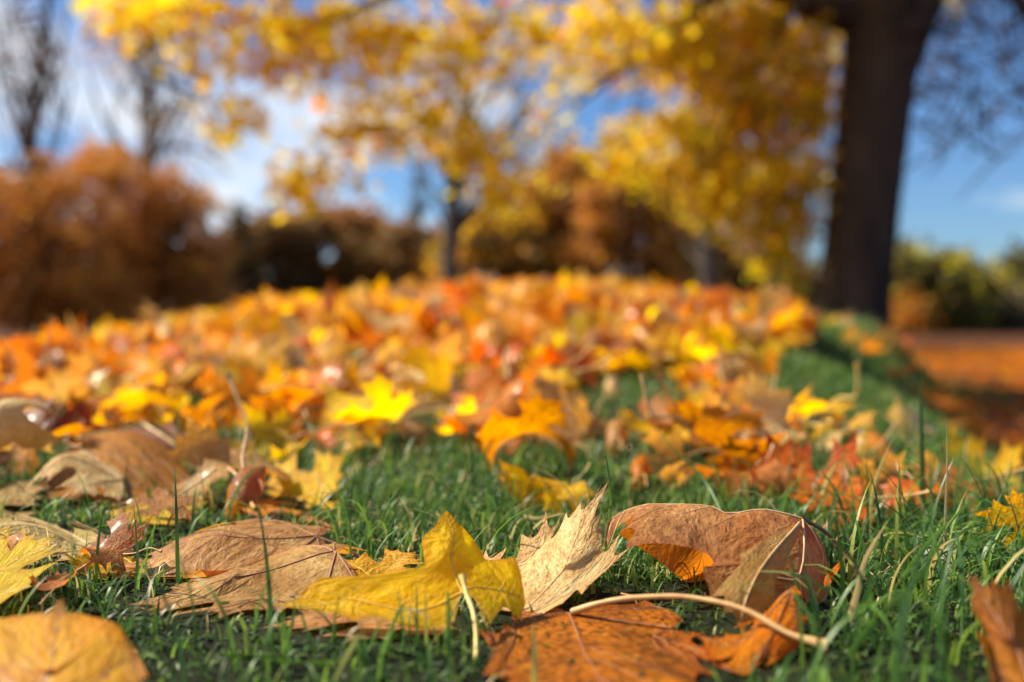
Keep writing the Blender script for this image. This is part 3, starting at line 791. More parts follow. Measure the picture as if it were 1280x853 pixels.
# hand placed: px, py of the middle, width in px, colour, variant, yaw, tilt, tilt direction (deg), label, short name
HAND = [
 (35, 548, 130, 'maroon', 3, 20, 30, 270, 'dark maroon leaf at left edge above the glinting orange leaf', 'the maroon leaf'),
 (40, 572, 120, 'orange', 5, 70, 35, 250, 'orange leaf with glinting rim under the maroon leaf', 'the glinting orange leaf'),
 (75, 540, 90, 'orange', 1, 200, 40, 290, 'orange leaf touching the top of the rust leaf', 'the touching orange leaf'),
 (135, 520, 85, 'yellow', 0, 120, 50, 280, 'small bright yellow leaf just behind the large rust leaf', 'the small yellow leaf'),
 (30, 500, 110, 'orange', 2, 10, 35, 270, 'wide orange leaf at left edge, behind the maroon leaf', 'the wide left orange leaf'),
 (215, 520, 80, 'yellow', 1, 300, 50, 250, 'folded yellow leaf behind the straight pale stem', 'the folded yellow leaf'),
 (345, 535, 90, 'orange', 4, 140, 45, 270, 'bright orange leaf right of the tall bent stem', 'the orange leaf by the stem'),
 (275, 600, 150, 'tan', 5, 40, 30, 265, 'tan leaf filling the gap between the rust leaf and the tall bent stem', 'the gap tan leaf'),
 (312, 632, 115, 'brown', 2, 200, 22, 250, 'brown leaf low in the shade behind the rolled orange leaf', 'the shaded brown leaf'),
 (330, 565, 125, 'gold', 4, 120, 30, 270, 'golden leaf just above and behind the two-peaked yellow leaf', 'the golden leaf behind'),
 (265, 535, 120, 'orange', 1, 300, 30, 260, 'orange leaf between the dark brown leaf and tall bent stem', 'the orange leaf between'),
 (135, 712, 85, 'brown', 6, 80, 12, 270, 'dull brown leaf under the small curling golden leaf', 'the dull brown leaf'),
 (30, 722, 90, 'tan', 2, 250, 15, 265, 'tan leaf in shade under the left yellow leaf', 'the shaded tan leaf'),
 (70, 765, 70, 'rust', 4, 20, 10, 265, 'rust leaf scrap low behind the bottom left golden leaf', 'the rust scrap'),
 (200, 655, 90, 'rust', 0, 150, 15, 262, 'rust leaf flat beneath the glowing golden leaf', 'the flat rust leaf'),
 (445, 565, 60, 'gold', 3, 60, 35, 270, 'small golden leaf right of the two-peaked yellow leaf', 'the small golden leaf'),
 (400, 560, 70, 'orange', 6, 210, 30, 262, 'orange leaf behind the right peak of the two-peaked leaf', 'the orange leaf behind peak'),
 (770, 560, 75, 'tan', 2, 10, 25, 262, 'flat tan leaf behind the standing peach leaf', 'the flat tan leaf'),
 (880, 572, 80, 'orange', 5, 110, 30, 268, 'orange leaf directly behind the arched brown leaf', 'the orange leaf behind arch'),
 (850, 615, 70, 'tan', 1, 290, 25, 262, 'tan leaf at the back foot of the arched brown leaf', 'the tan back leaf'),
 (925, 620, 110, 'rust', 3, 140, 22, 262, 'rust leaf between arched brown leaf and red-orange heap', 'the rust leaf between'),
 (1100, 580, 80, 'orange', 2, 30, 40, 262, 'orange leaf behind the cream heap leaf', 'the orange rear heap leaf'),
 (1150, 640, 75, 'orange', 5, 190, 12, 262, 'orange leaf flat in grass below the flat rusty leaf', 'the low flat orange leaf'),
 (1245, 625, 80, 'tan', 0, 330, 18, 262, 'tan leaf flat at the right edge below the wide yellow leaf', 'the right tan leaf'),
 (455, 520, 95, 'cream', 1, 90, 80, 265, 'pale cream leaf standing upright behind the two-peaked leaf', 'the upright cream leaf'),
 (500, 555, 60, 'tan', 3, 15, 10, 200, 'thin tan leaf edge lying low in grass, centre', 'the low tan leaf'),
 (500, 530, 80, 'cream', 0, 210, 60, 275, 'yellowish cream leaf leaning right of the upright cream leaf', 'the leaning cream leaf'),
 (560, 500, 110, 'cream', 2, 30, 35, 265, 'broad cream leaf lying behind the centre grass', 'the broad cream leaf'),
 (600, 520, 80, 'cream', 4, 100, 40, 260, 'smaller cream leaf in front of the broad cream leaf', 'the smaller cream leaf'),
 (690, 535, 100, 'tan', 5, 40, 45, 270, 'peach tan leaf with brown folds in centre grass', 'the peach tan leaf'),
 (735, 545, 70, 'tan', 6, 160, 55, 280, 'tan leaf standing just right of the peach tan leaf', 'the standing tan leaf'),
 (640, 545, 60, 'orange', 4, 260, 30, 250, 'small orange-tan leaf left of the peach tan leaf', 'the small orange-tan leaf'),
 (655, 622, 105, 'gold', 1, 30, 65, 265, 'golden leaf standing in the grass behind the cream speckled leaf', 'the golden grass leaf'),
 (700, 640, 70, 'yellow', 3, 140, 40, 275, 'yellow leaf against the raised tip of the speckled leaf', 'the yellow leaf at the tip'),
 (630, 575, 60, 'red', 5, 240, 35, 260, 'small red-orange leaf half sunk in grass above the golden leaf', 'the sunk red leaf'),
 (830, 590, 95, 'tan', 4, 110, 60, 268, 'peach leaf standing behind the arched brown leaf', 'the standing peach leaf'),
 (800, 612, 70, 'orange', 2, 10, 25, 260, 'orange leaf low between peach leaf and arched brown leaf', 'the low orange leaf'),
 (850, 535, 95, 'yellow', 0, 50, 60, 260, 'yellow leaf with tan border, middle right grass', 'the yellow middle-right leaf'),
 (905, 525, 90, 'tan', 5, 190, 50, 280, 'tan leaf leaning right of the yellow middle-right leaf', 'the leaning tan leaf'),
 (955, 535, 80, 'tan', 3, 100, 45, 262, 'curled tan leaf behind the red-orange heap', 'the curled tan leaf'),
 (940, 590, 130, 'orange', 1, 60, 50, 255, 'orange leaf with tan streaks at left of the red heap', 'the streaked orange leaf'),
 (1000, 605, 175, 'red', 4, 20, 40, 270, 'widest red-orange leaf of the heap behind the arched leaf', 'the widest red leaf'),
 (985, 570, 80, 'rust', 5, 200, 50, 270, 'rust leaf on top of the red-orange heap', 'the topmost rust leaf'),
 (1035, 552, 85, 'yellow', 2, 320, 55, 240, 'slim yellow leaf pointing left on the red-orange heap', 'the slim yellow leaf'),
 (1068, 590, 85, 'cream', 1, 120, 75, 270, 'cream leaf standing at right side of the red-orange heap', 'the cream heap leaf'),
 (1085, 615, 70, 'gold', 6, 20, 55, 275, 'golden leaf propped in front of the cream heap leaf', 'the propped golden leaf'),
 (1040, 640, 120, 'orange', 0, 80, 20, 260, 'flat orange leaf at foot of the red-orange heap', 'the flat orange leaf'),
 (1120, 625, 60, 'tan', 3, 250, 40, 300, 'small crumpled tan leaf right of the heap', 'the crumpled tan leaf'),
 (1125, 535, 85, 'cream', 5, 60, 70, 290, 'cream leaf tilted alone in the right grass', 'the lone cream leaf'),
 (1215, 590, 130, 'yellow', 4, 10, 55, 265, 'wide yellow leaf at right edge of the grass', 'the wide right yellow leaf'),
 (1165, 600, 75, 'gold', 2, 220, 45, 260, 'golden leaf touching left end of the wide right yellow leaf', 'the touching golden leaf'),
 (1180, 620, 110, 'rust', 0, 100, 15, 270, 'rusty leaf flat under the wide right yellow leaf', 'the flat rusty leaf'),
 (1285, 685, 90, 'gold', 6, 140, 60, 250, 'golden leaf cut by the right edge among grass blades', 'the golden leaf at right edge'),
 (900, 470, 75, 'cream', 1, 40, 70, 262, 'pale leaf standing on the right of the mound', 'the pale mound leaf'),
 (945, 468, 55, 'orange', 3, 40, 60, 262, 'orange leaf beside the pale standing mound leaf', 'the orange mound leaf'),
 (765, 495, 50, 'cream', 2, 200, 40, 262, 'small cream leaf alone in grass, upper middle', 'the small lone cream leaf'),
 (715, 442, 95, 'yellow', 0, 80, 65, 270, 'bright yellow leaf standing on the mound, upper middle', 'the bright mound leaf'),
 (655, 458, 100, 'rust', 5, 10, 35, 280, 'dark red-brown leaf left of the bright mound leaf', 'the dark mound leaf'),
 (560, 452, 95, 'red', 1, 120, 50, 262, 'red-orange leaf among the heap on the upper mound', 'the red mound leaf'),
 (600, 440, 80, 'orange', 4, 220, 50, 268, 'orange leaf behind the red-orange mound leaf', 'the orange heap leaf'),
 (625, 488, 80, 'gold', 6, 300, 40, 262, 'golden leaf in front of the dark mound leaf', 'the golden front mound leaf'),
 (480, 460, 65, 'cream', 2, 150, 45, 262, 'pale cream leaf left of the red mound leaf', 'the pale upper leaf'),
 (290, 455, 50, 'cream', 1, 20, 65, 262, 'white glinting leaf on the left slope', 'the white glinting leaf'),
 (395, 490, 85, 'rust', 2, 200, 45, 250, 'rusty brown leaf on the left slope, above the two-peaked leaf', 'the rusty slope leaf'),
 (420, 530, 70, 'gold', 4, 100, 55, 275, 'golden leaf left of the upright cream leaf', 'the golden neighbour leaf'),
 (1055, 690, 0, None, 0, 0, 0, 0, '', ''),
]
used_leaf = []
for k, (px, py, wpx, col, var, yaw, tilt, td, label, short) in enumerate(HAND):
    if not col: continue
    Y = ground_hit(px, py + wpx * .14)
    if Y is None: continue
    p = P(px, py, Y)
    gz = float(ground_z(p[0], p[1]))
    size = wpx * Y / FPX / .095
    lf = put_leaf(p[0], p[1], max(gz + .016, p[2] * .5 + (gz + .018) * .5), size, R(yaw), R(tilt), R(td), col, var, label)
    FOOT.append((p[0], p[1], .045 * size))
    used_leaf.append((px, py, p))
    ANCH.append((lf, short))

FA = np.array(FOOT)
def clear(X, Y, k=1.0):
    m = np.zeros(len(X), bool)
    for fx, fy, fr in FA:
        m |= (X - fx) ** 2 + (Y - fy) ** 2 < (fr * k) ** 2
    return m

# ------------------------------------------------------------------ leaves strewn over the mound
GRASSY = [(430, 452, 35, 12), (150, 487, 30, 9), (235, 510, 18, 12), (565, 612, 105, 42), (495, 572, 55, 16), (720, 592, 50, 28), (790, 488, 90, 20), (1050, 465, 140, 36), (1190, 520, 120, 62), (1080, 435, 60, 22), (400, 620, 40, 20), (1230, 545, 80, 24)]
def in_grass(px, py):
    for cx, cy, rx, ry in GRASSY:
        if ((px - cx) / rx) ** 2 + ((py - cy) / ry) ** 2 < 1: return True
    return (py > 600 and px > 330) or py > 655 or (px > 1000 and py < 505)
COLS = ['yellow', 'gold', 'orange', 'red', 'rust', 'brown', 'tan', 'cream', 'maroon']
def palette(px, py):
    w = dict(yellow=.21, gold=.29, orange=.07, red=.01, rust=.08, brown=.06, tan=.17, cream=.19, maroon=.01)
    if py > 520: w.update(yellow=.10, gold=.2, orange=.22, rust=.14, brown=.08, tan=.18, cream=.08)
    if px > 780 and py > 470: w.update(yellow=.16, gold=.2, orange=.14, rust=.06, tan=.28, cream=.16)
    elif py > 520: pass
    elif px < 260 and py > 470: w.update(orange=.42, yellow=.08, red=.08, gold=.24)
    elif px < 330 and py <= 470: w.update(yellow=.30, gold=.3, orange=.12, cream=.18)
    elif 460 < px < 700 and 420 < py < 490: w.update(red=.12, orange=.34, rust=.12, yellow=.1)
    elif px > 780 and py < 460: w.update(orange=.24, tan=.18, cream=.10, yellow=.14)
    ws = np.array([w[c] for c in COLS]); return ws / ws.sum()
cand = []
r_ = np.random.default_rng(11)
for _ in range(16500):
    Y = math.sqrt(r_.uniform(.42, 7.2 ** 2)); X = r_.uniform(-.62, .56) * Y - r_.choice([0, 0, 0, .28])
    z = float(ground_z(X, Y))
    px, py, dep = proj((X, Y, z + .01))
    if X > .16 + .30 * Y: continue
    if py > 660: continue
    if (in_grass(px, py) or in_grass(px, py - .03 * FPX / dep)) and (Y < 1.7 or r_.random() > .04): continue
    if any((px - a) ** 2 / 1.6 + (py - b) ** 2 * 2 < 22 ** 2 for a, b, _ in used_leaf): continue
    if Y < 1.3 and clear(np.array([X]), np.array([Y]), .85)[0]: continue
    if Y < 1.0 and (r_.random() < .3 or 310 < px < 470): continue
    if Y < 1.1 and 40 < px < 300: continue
    if Y > 3 and r_.random() < .3: continue
    cand.append((X, Y, z, px, py, dep))
cand.sort(key=lambda c: c[5])
kept, gridc = [], {}
for c in cand:      # keep the layer from piling on one spot
    gs = .045 if c[1] < 2.2 else .038
    key = (int(c[0] / gs), int(c[1] / gs))
    if gridc.get(key, 0) >= 1: continue
    gridc[key] = 1; kept.append(c)
n_ind = 300 - len(ANCH)
LANDX = [(110, 'bare grey tree'), (265, 'russet beeches'), (345, 'dark conifer'), (520, 'dark distant wood'), (620, 'slim grey trunk'), (860, 'brown thicket'), (1000, 'short grey trunk'), (9999, 'big maple trunk')]
def zone(px, Y):
    land = next(n for a, n in LANDX if px < a)
    dep = 'at the foot of the mound' if Y < 1.5 else 'low on the mound' if Y < 2.0 else 'halfway up the mound' if Y < 2.6 else 'high on the mound'
    return dep, land
auto, rest = [], []
for i, (X, Y, z, px, py, dep) in enumerate(kept):
    col = COLS[r_.choice(len(COLS), p=palette(px, py))]
    tilt = abs(r_.normal(0, 26)) if r_.random() < .68 else r_.uniform(25, 40 if Y < 2.0 else 72)
    td = r_.uniform(0, 360) if tilt < 40 else r_.normal(268, 40)
    yaw = r_.uniform(0, 360); size = r_.uniform(.8, 1.15) if Y < 1.5 else r_.uniform(.9, 1.4) if Y < 2.6 else r_.uniform(.75, 1.25); var = int(r_.integers(14))
    zz = z + r_.uniform(.012, .035) + .02 * math.sin(R(min(tilt, 90))) * size
    rec = (X, Y, zz, size, R(yaw), R(tilt), R(td), col, var, px, py)
    (auto if len(auto) < n_ind and -20 < px < 1300 else rest).append(rec)
lab = {}
for rec in auto:
    X, Y, zz, size, yaw, tilt, td, col, var, px, py = rec
    depw, land = zone(px, Y)
    pose = 'flat' if tilt < R(22) else 'tilted' if tilt < R(50) else 'upright'
    base = f'{pose} {COL_WORD[col]} leaf {depw}, below {land}'
    lab.setdefault(base, []).append(rec)
ORD = ['leftmost', 'second from left', 'third from left', 'fourth from left', 'fifth from left', 'sixth from left', 'seventh from left', 'eighth from left']
for base, recs in lab.items():
    recs.sort(key=lambda r: r[9])
    for i, rec in enumerate(recs):
        X, Y, zz, size, yaw, tilt, td, col, var, px, py = rec
        if len(recs) == 1: l = base
        elif i == len(recs) - 1: l = base + ', rightmost such leaf'
        else: l = base + ', ' + ORD[min(i, 7)]
        put_leaf(X, Y, zz, size, yaw, tilt, td, col, var, l, 'maple leaves strewn over the mound', stem=Y < 2.2)

def batch(name, recs, fn_mesh, mats, kind='stuff', parent=None, label=None, cat=None):
    """join many placed copies into one mesh. recs: (pos, mat3, scale, matidx, var)"""
    vs, fs, uvs, ed, mi, o = [], [], [], [], [], 0
    for pos, m3, sc, k, var in recs:
        v, f, uv, e = fn_mesh(var)
        vs.append((v * sc) @ np.array(m3).T + pos); fs.append(f + o); uvs.append(uv); ed.append(e)
        mi.append(np.full(len(f), k)); o += len(v)
    me = new_mesh(name, np.concatenate(vs), np.concatenate(fs), mats, np.concatenate(uvs), {'edge': np.concatenate(ed)}, mat_idx=np.concatenate(mi))
    ob = link(name, me, parent); tag(ob, label, cat, kind=kind)
    return ob
LMLIST = [LM[c] for c in COLS]
def midfn(var):
    return LOWV[var]
# a coarse leaf for far litter and crowns: five points and a fold
CO = np.array([(0, 0), (.5, -.15), (.45, .12), (1.0, .45), (.3, .5), (0, 1.15), (-.3, .5), (-1.0, .45), (-.45, .12), (-.5, -.15)], float)
CF = np.array([(0, 1, 2), (0, 2, 4), (2, 3, 4), (0, 4, 5), (0, 5, 6), (0, 6, 8), (6, 7, 8), (0, 8, 9)])
COV = []
for k in range(4):
    q = CO.copy(); q[:, 1] -= .4
    zf = [.35, -.35, .1, .5][k] * np.abs(q[:, 0]) - [.2, -.1, .3, .1][k] * q[:, 1] ** 2
    COV.append(np.stack([q[:, 0], q[:, 1], zf], 1))
def coarsefn(var): return COV[var % 4] * .06, CF, CO, np.full(10, .3)
recs = [((r[0], r[1], r[2]), rot_to(r[4], r[5], r[6]), r[3], COLS.index(r[7]), r[8]) for r in rest]
batch('leaf_litter', recs, midfn, LMLIST, label='blurred yellow and orange fallen leaves carpeting the top of the mound', cat='fallen leaves')
# low field beyond and right of the mound
recs = []
for _ in range(9000):
    Y = math.sqrt(r_.uniform(1.6 ** 2, 16 ** 2)); X = r_.uniform(.2, .75) * Y
    if X < .10 + .30 * Y + abs(r_.normal(0, .28)): continue
    z = float(ground_z(X, Y))
    recs.append(((X, Y, z + r_.uniform(.005, .03)), rot_to(r_.uniform(0, 6.28), abs(r_.normal(0, .4)), r_.uniform(0, 6.28)), r_.uniform(.7, 1.3),
                 r_.choice([2, 3, 4, 1, 5], p=[.12, .14, .46, .05, .23]), int(r_.integers(4))))
batch('field_litter', recs, coarsefn, LMLIST, label='rusty orange fallen leaves covering the low field at right', cat='fallen leaves')

# ------------------------------------------------------------------ grass
def blades(n, xy, hgt, wid, lean, seed, seg=4, name='grass', curl=1.0):
    r = np.random.default_rng(seed)
    n = len(xy)
    a = r.uniform(0, 6.28, n)
    d = np.stack([np.cos(a), np.sin(a)], 1)
    pd = np.stack([-d[:, 1], d[:, 0]], 1)
    tw = r.uniform(-.8, .8, n)
    z0 = ground_z(xy[:, 0], xy[:, 1])
    V = np.zeros((n, 2 * seg + 1, 3))
    for i in range(seg + 1):
        t = i / seg
        th = lean * (t ** 1.2) * curl
        out = hgt * t * np.sin(th * .8) ; up = hgt * t * np.cos(th * .8)
        c = np.stack([xy[:, 0] + d[:, 0] * out, xy[:, 1] + d[:, 1] * out, z0 - .002 + up], 1)
        w = wid * (1 - t ** 2.2) * .5
        wd = np.stack([pd[:, 0] * np.cos(tw * t) , pd[:, 1] * np.cos(tw * t), np.sin(tw * t)], 1) * w[:, None]
        if i < seg:
            V[:, 2 * i] = c - wd; V[:, 2 * i + 1] = c + wd
        else:
            V[:, 2 * seg] = c
    base = (np.arange(n) * (2 * seg + 1))[:, None]
    F = []
    for i in range(seg - 1):
        F += [(2 * i, 2 * i + 1, 2 * i + 3), (2 * i, 2 * i + 3, 2 * i + 2)]
    F.append((2 * seg - 2, 2 * seg - 1, 2 * seg))
    F = (np.array(F)[None] + base[:, :, None]).reshape(-1, 3)
    rnd = np.repeat(r.beta(1.6, 2.0, n), 2 * seg + 1)
    return V.reshape(-1, 3), F, rnd

def grass_points(n, y0, y1, dens_fn, seed):
    r = np.random.default_rng(seed)
    ym = (y0 + y1) / 2; n = int(n * (1.24 * ym + .45) / (1.18 * ym))
    Y = np.sqrt(r.uniform(y0 ** 2, y1 ** 2, n)); X = r.uniform(-.62, .62, n) * Y + r.choice([-.24, 0, 0, .2], n)
    keep = r.random(n) < dens_fn(X, Y)
    return np.stack([X[keep], Y[keep]], 1)
def room(X, Y):
    return np.array([CELLS.get((int(a / .007 + 1000), int(b / .007)), 9.) for a, b in zip(X, Y)])
def under(X, Y):
    return room(X, Y) < 5
def dens_near(X, Y):
    cl = .40 + .60 * (np.sin(31 * X + 2) * np.sin(27 * Y + 1) > -.12)
    return cl * np.where(Y < .52, .48, 1)
def dens_mid(X, Y):
    z = ground_z(X, Y); out = np.zeros(len(X))
    dep = Y * math.cos(PITCH) - (z - EYE) * math.sin(PITCH)
    px = 640 + FPX * X / dep; py = 426.5 - FPX * (Y * math.sin(PITCH) + (z - EYE) * math.cos(PITCH)) / dep
    g = np.zeros(len(X), bool)
    for cx, cy, rx, ry in GRASSY: g |= ((px - cx) / (rx * 1.1)) ** 2 + ((py - cy) / (ry * 1.15)) ** 2 < 1
    g |= (py > 600) | ((px > 1040) & (X < .8 + .3 * Y))
    out = np.where(g, 1.0, .12)
    return np.where(clear(X, Y, .7) | under(X, Y), .08, 1) * out * np.clip(1 - (X - .08 - .3 * Y) / .5, 0, 1)
parts_g = []
xy = grass_points(19000, .33, .95, dens_near, 21); n = len(xy); r = np.random.default_rng(1)
hm = .75 + .35 * np.sin(23 * xy[:, 0] + 5 * xy[:, 1]) * np.sin(19 * xy[:, 1] - 3 * xy[:, 0])
parts_g.append(blades(n, xy, np.clip(r.uniform(.008, .034, n) * hm, .003, np.maximum(room(xy[:, 0], xy[:, 1]) * .85, .003)), r.uniform(.0009, .0018, n), r.uniform(.2, 1.8, n), 22))
xy = grass_points(1500, .40, .95, dens_near, 23); xy = xy[~under(xy[:, 0], xy[:, 1])]; n = len(xy)
parts_g.append(blades(n, xy, r.uniform(.026, .052, n), r.uniform(.0010, .0022, n), r.uniform(.2, 1.9, n), 24, seg=6))
xy = grass_points(60000, .95, 2.2, dens_mid, 25); n = len(xy)
parts_g.append(blades(n, xy, r.uniform(.010, .030, n), r.uniform(.0012, .0024, n), r.uniform(.2, 1.6, n), 26, seg=3))
xy = grass_points(90000, 2.2, 8.6, dens_mid, 27); n = len(xy)
parts_g.append(blades(n, xy, r.uniform(.03, .075, n), r.uniform(.003, .006, n), r.uniform(.2, 1.4, n), 28, seg=2))
def dens_long(X, Y):
    return np.where(under(X, Y), 0, np.where(X > .27 * Y, 1, .10))
xy = grass_points(3600, .36, 1.15, dens_long, 35); n = len(xy)
parts_g.append(blades(n, xy, r.uniform(.03, .075, n), r.uniform(.0012, .0027, n), r.uniform(.3, 2.0, n), 36, seg=7))
Ye = r.uniform(1.2, 8.4, 9000); cl_ = np.sin(Ye * 9.0) * .12 + np.sin(Ye * 23) * .06
xy = np.stack([.12 + .30 * Ye + cl_ + r.normal(0, .22, 9000), Ye], 1)
parts_g.append(blades(9000, xy, r.uniform(.02, .05, 9000) * np.clip(Ye / 2.4, .8, 2.6), np.clip(Ye * .0012, .0015, .007), r.uniform(.2, 1.4, 9000), 38, seg=3))
# longer tuft round the foot of the maple
a = r.uniform(0, 6.28, 3800); q = np.abs(r.normal(0, .42, 3800)) + .15
xy = np.stack([2.62 + np.cos(a) * q * 1.2, 7.5 + np.sin(a) * q], 1)
parts_g.append(blades(len(xy), xy, r.uniform(.07, .22, len(xy)), r.uniform(.004, .008, len(xy)), r.uniform(.1, 1.0, len(xy)), 29, seg=3))
vs, fs, rn, o = [], [], [], 0
for v, f, q in parts_g:
    vs.append(v); fs.append(f + o); rn.append(q); o += len(v)
me = new_mesh('grass', np.concatenate(vs), np.concatenate(fs), [M_grass], attrs={'rnd': np.concatenate(rn)})
tag(link('grass', me), 'short green lawn grass growing between the fallen leaves', 'grass', kind='stuff')
# low feathery moss and clover under the grass
xy = np.concatenate([grass_points(44000, .33, 1.3, lambda X, Y: np.where(under(X, Y), .25, 1), 31)])
n = len(xy)
v, f, q = blades(n, xy, r.uniform(.004, .011, n), r.uniform(.0012, .0032, n), r.uniform(.6, 2.6, n), 32, seg=2)
me = new_mesh('moss', v, f, [M_moss], attrs={'rnd': q * .8})
tag(link('moss', me), 'dense low moss and tiny leaflets under the grass', 'moss', kind='stuff')
# dry crumbs and bits of straw
xy = grass_points(2300, .46, 1.4, lambda X, Y: ~under(X, Y), 33); n = len(xy)
v, f, q = blades(n, xy, r.uniform(.004, .028, n) * r.uniform(.3, 1, n), r.uniform(.0005, .0013, n), r.uniform(1.5, 2.2, n), 34, seg=3)
me = new_mesh('straw', v + np.array([0, 0, .005]), f, [M_stem], attrs={'rnd': q})
tag(link('straw', me), 'dry straw bits and leaf crumbs lying in the grass', 'straw', kind='stuff')

# single tall blades one can point at: path in pixels, width m, colour position, label
TALL = [
 ([(1152, 650, .78), (1153, 600, .78), (1152, 540, .785), (1150, 468, .79)], .0042, .25, 'tallest dark green grass blade standing right of the red heap'),
 ([(1088, 640, .72), (1092, 610, .72), (1102, 580, .72), (1115, 550, .725)], .0026, .9, 'pale grass blade leaning right, left of the tallest blade'),
 ([(905, 650, .72), (880, 600, .76), (840, 560, .78), (818, 530, .80)], .0014, .4, 'thin dark blade slanting left behind the arched brown leaf'),
 ([(655, 645, .72), (672, 648, .72), (692, 641, .715)], .0022, .98, 'short white straw lying behind the cream speckled leaf'),
 ([(762, 640, .60), (764, 620, .60), (760, 585, .605), (756, 560, .61)], .0016, .6, 'green blade rising beside the raised tip of the speckled leaf'),
 ([(1060, 780, .50), (1072, 740, .50), (1082, 700, .505), (1110, 650, .51)], .0034, .95, 'whitish blurred grass blade right of the long brown stem'),
 ([(1130, 720, .55), (1160, 680, .56), (1190, 650, .57), (1225, 615, .58)], .0032, .45, 'broad green blade rising to the right, right foreground'),
 ([(1100, 660, .68), (1150, 672, .67), (1200, 672, .66), (1255, 668, .65)], .0030, .75, 'broad pale green blade lying flat across the right grass'),
 ([(1060, 820, .46), (1100, 770, .465), (1150, 720, .47), (1180, 665, .48)], .0036, .3, 'blurred dark green blade leaning right near the bottom right'),
 ([(420, 853, .42), (435, 820, .43), (452, 790, .44)], .0028, .85, 'bluish blade slanting up at the bottom, left of centre'),
 ([(280, 818, .46), (340, 826, .455), (400, 828, .45), (455, 824, .45)], .0022, .55, 'bright green blade lying level at the bottom, left of centre'),
 ([(355, 815, .48), (362, 790, .48), (368, 765, .485), (366, 745, .49)], .0016, .75, 'yellow-green blade in front of the front tan leaf'),
 ([(395, 840, .47), (392, 810, .47), (380, 778, .475), (375, 750, .48)], .0016, .5, 'green blade crossing the bottom of the front tan leaf'),
 ([(505, 815, .445), (503, 780, .45), (500, 755, .455), (497, 735, .46)], .0012, .5, 'thin blade in front of the yellow left lobe'),
 ([(668, 860, .42), (668, 830, .42), (667, 800, .425), (668, 775, .43)], .0022, .85, 'olive blade in front of the wide orange-brown leaf'),
 ([(1180, 700, .62), (1182, 640, .63), (1184, 590, .64), (1183, 530, .645)], .0018, .95, 'thin whitish blade upright right of the tallest blade'),
 ([(1015, 800, .47), (1020, 770, .47), (1012, 735, .475), (1005, 712, .48)], .0030, .35, 'blurred green blade before the right flank of the arched leaf'),
 ([(550, 655, .78), (548, 630, .78), (545, 605, .785), (530, 585, .79)], .0018, .4, 'slim blade in centre grass behind the yellow peak'),
 ([(588, 640, .80), (592, 610, .80), (590, 575, .81), (583, 540, .82)], .0018, .3, 'dark upright blade in centre grass, above the yellow peak'),
]
for path, w, q, label in TALL:
    pts = smooth_path([PH(*p) for p in path], 14)
    t = np.linspace(0, 1, 14)
    side = np.cross(np.gradient(pts, axis=0), np.array([0, 1, .3])); side /= np.linalg.norm(side, axis=1)[:, None]
    nrm = np.cross(side, np.gradient(pts, axis=0)); nrm /= np.linalg.norm(nrm, axis=1)[:, None]
    ww = w * .5 * np.clip(1.02 - t ** 3, .04, 1)
    gz = float(ground_z(pts[0][0], pts[0][1]))
    if pts[0][2] > gz + .012 and len(path) > 3:      # root it in the soil
        pts = np.vstack([[pts[0][0], pts[0][1], gz - .003], pts]); side = np.vstack([side[:1], side]); nrm = np.vstack([nrm[:1], nrm]); ww = np.r_[ww[0] * .8, ww]
    k = len(pts)
    V = np.concatenate([pts - side * ww[:, None], pts + nrm * (ww * .35)[:, None], pts + side * ww[:, None]])
    F = np.array([(i + j * k, i + j * k + 1, i + (j + 1) * k + 1, i + (j + 1) * k) for i in range(k - 1) for j in range(2)])
    org = pts[0]
    o = link('grass_blade', new_mesh('grass_blade', V - org, F, [M_grass], attrs={'rnd': np.full(len(V), q)}))
    o.location = org
    tag(o, label, 'grass blade', 'single grass blades standing out from the lawn')

# ------------------------------------------------------------------ trees
F_YEL = simple_mat('crown yellow', (.96, .74, .015), (.90, .60, .012), 1.6, .5, 0, .01, .62)
F_GLD = simple_mat('crown gold', (.86, .54, .015), (.72, .36, .012), 1.6, .5, 0, .01, .62)
F_LIM = simple_mat('crown lime', (.72, .62, .03), (.55, .46, .03), 1.6, .5, 0, .01, .62)
F_RUS = simple_mat('crown russet', (.78, .34, .05), (.56, .22, .035), 1.2, .7, 0, .01, .30)
F_BRN = simple_mat('crown brown', (.46, .23, .06), (.28, .135, .04), 1.2, .8, 0, .01, .25)
F_DRK = simple_mat('crown dark', (.12, .085, .03), (.06, .055, .02), 1.2, .8, 0, .01, .15)
F_OLV = simple_mat('crown olive', (.24, .19, .03), (.12, .12, .025), 1.2, .7, 0, .01, .35)

def fol_positions(blobs, Y, n, spread, r, clump=.12):
    w = np.array([b[2] * b[3] * (b[4] if len(b) > 4 else 1) for b in blobs], float); w /= w.sum()
    ppm = FPX / Y
    # clump centres first, then leaves round them
    nc = max(8, n // 14)
    pos = []
    for k in range(nc):
        b = blobs[r.choice(len(blobs), p=w)]
        a = r.normal(size=3); a /= np.linalg.norm(a); a *= r.random() ** .4
        yy = Y + (b[5] if len(b) > 5 else 0) + a[1] * spread
        c = P(b[0] + a[0] * b[2], b[1] + a[2] * b[3], yy)
        m = r.poisson(n / nc)
        pos.append(c + r.normal(0, clump, (m, 3)) * np.array([1, 1, .7]))
    return np.concatenate(pos)

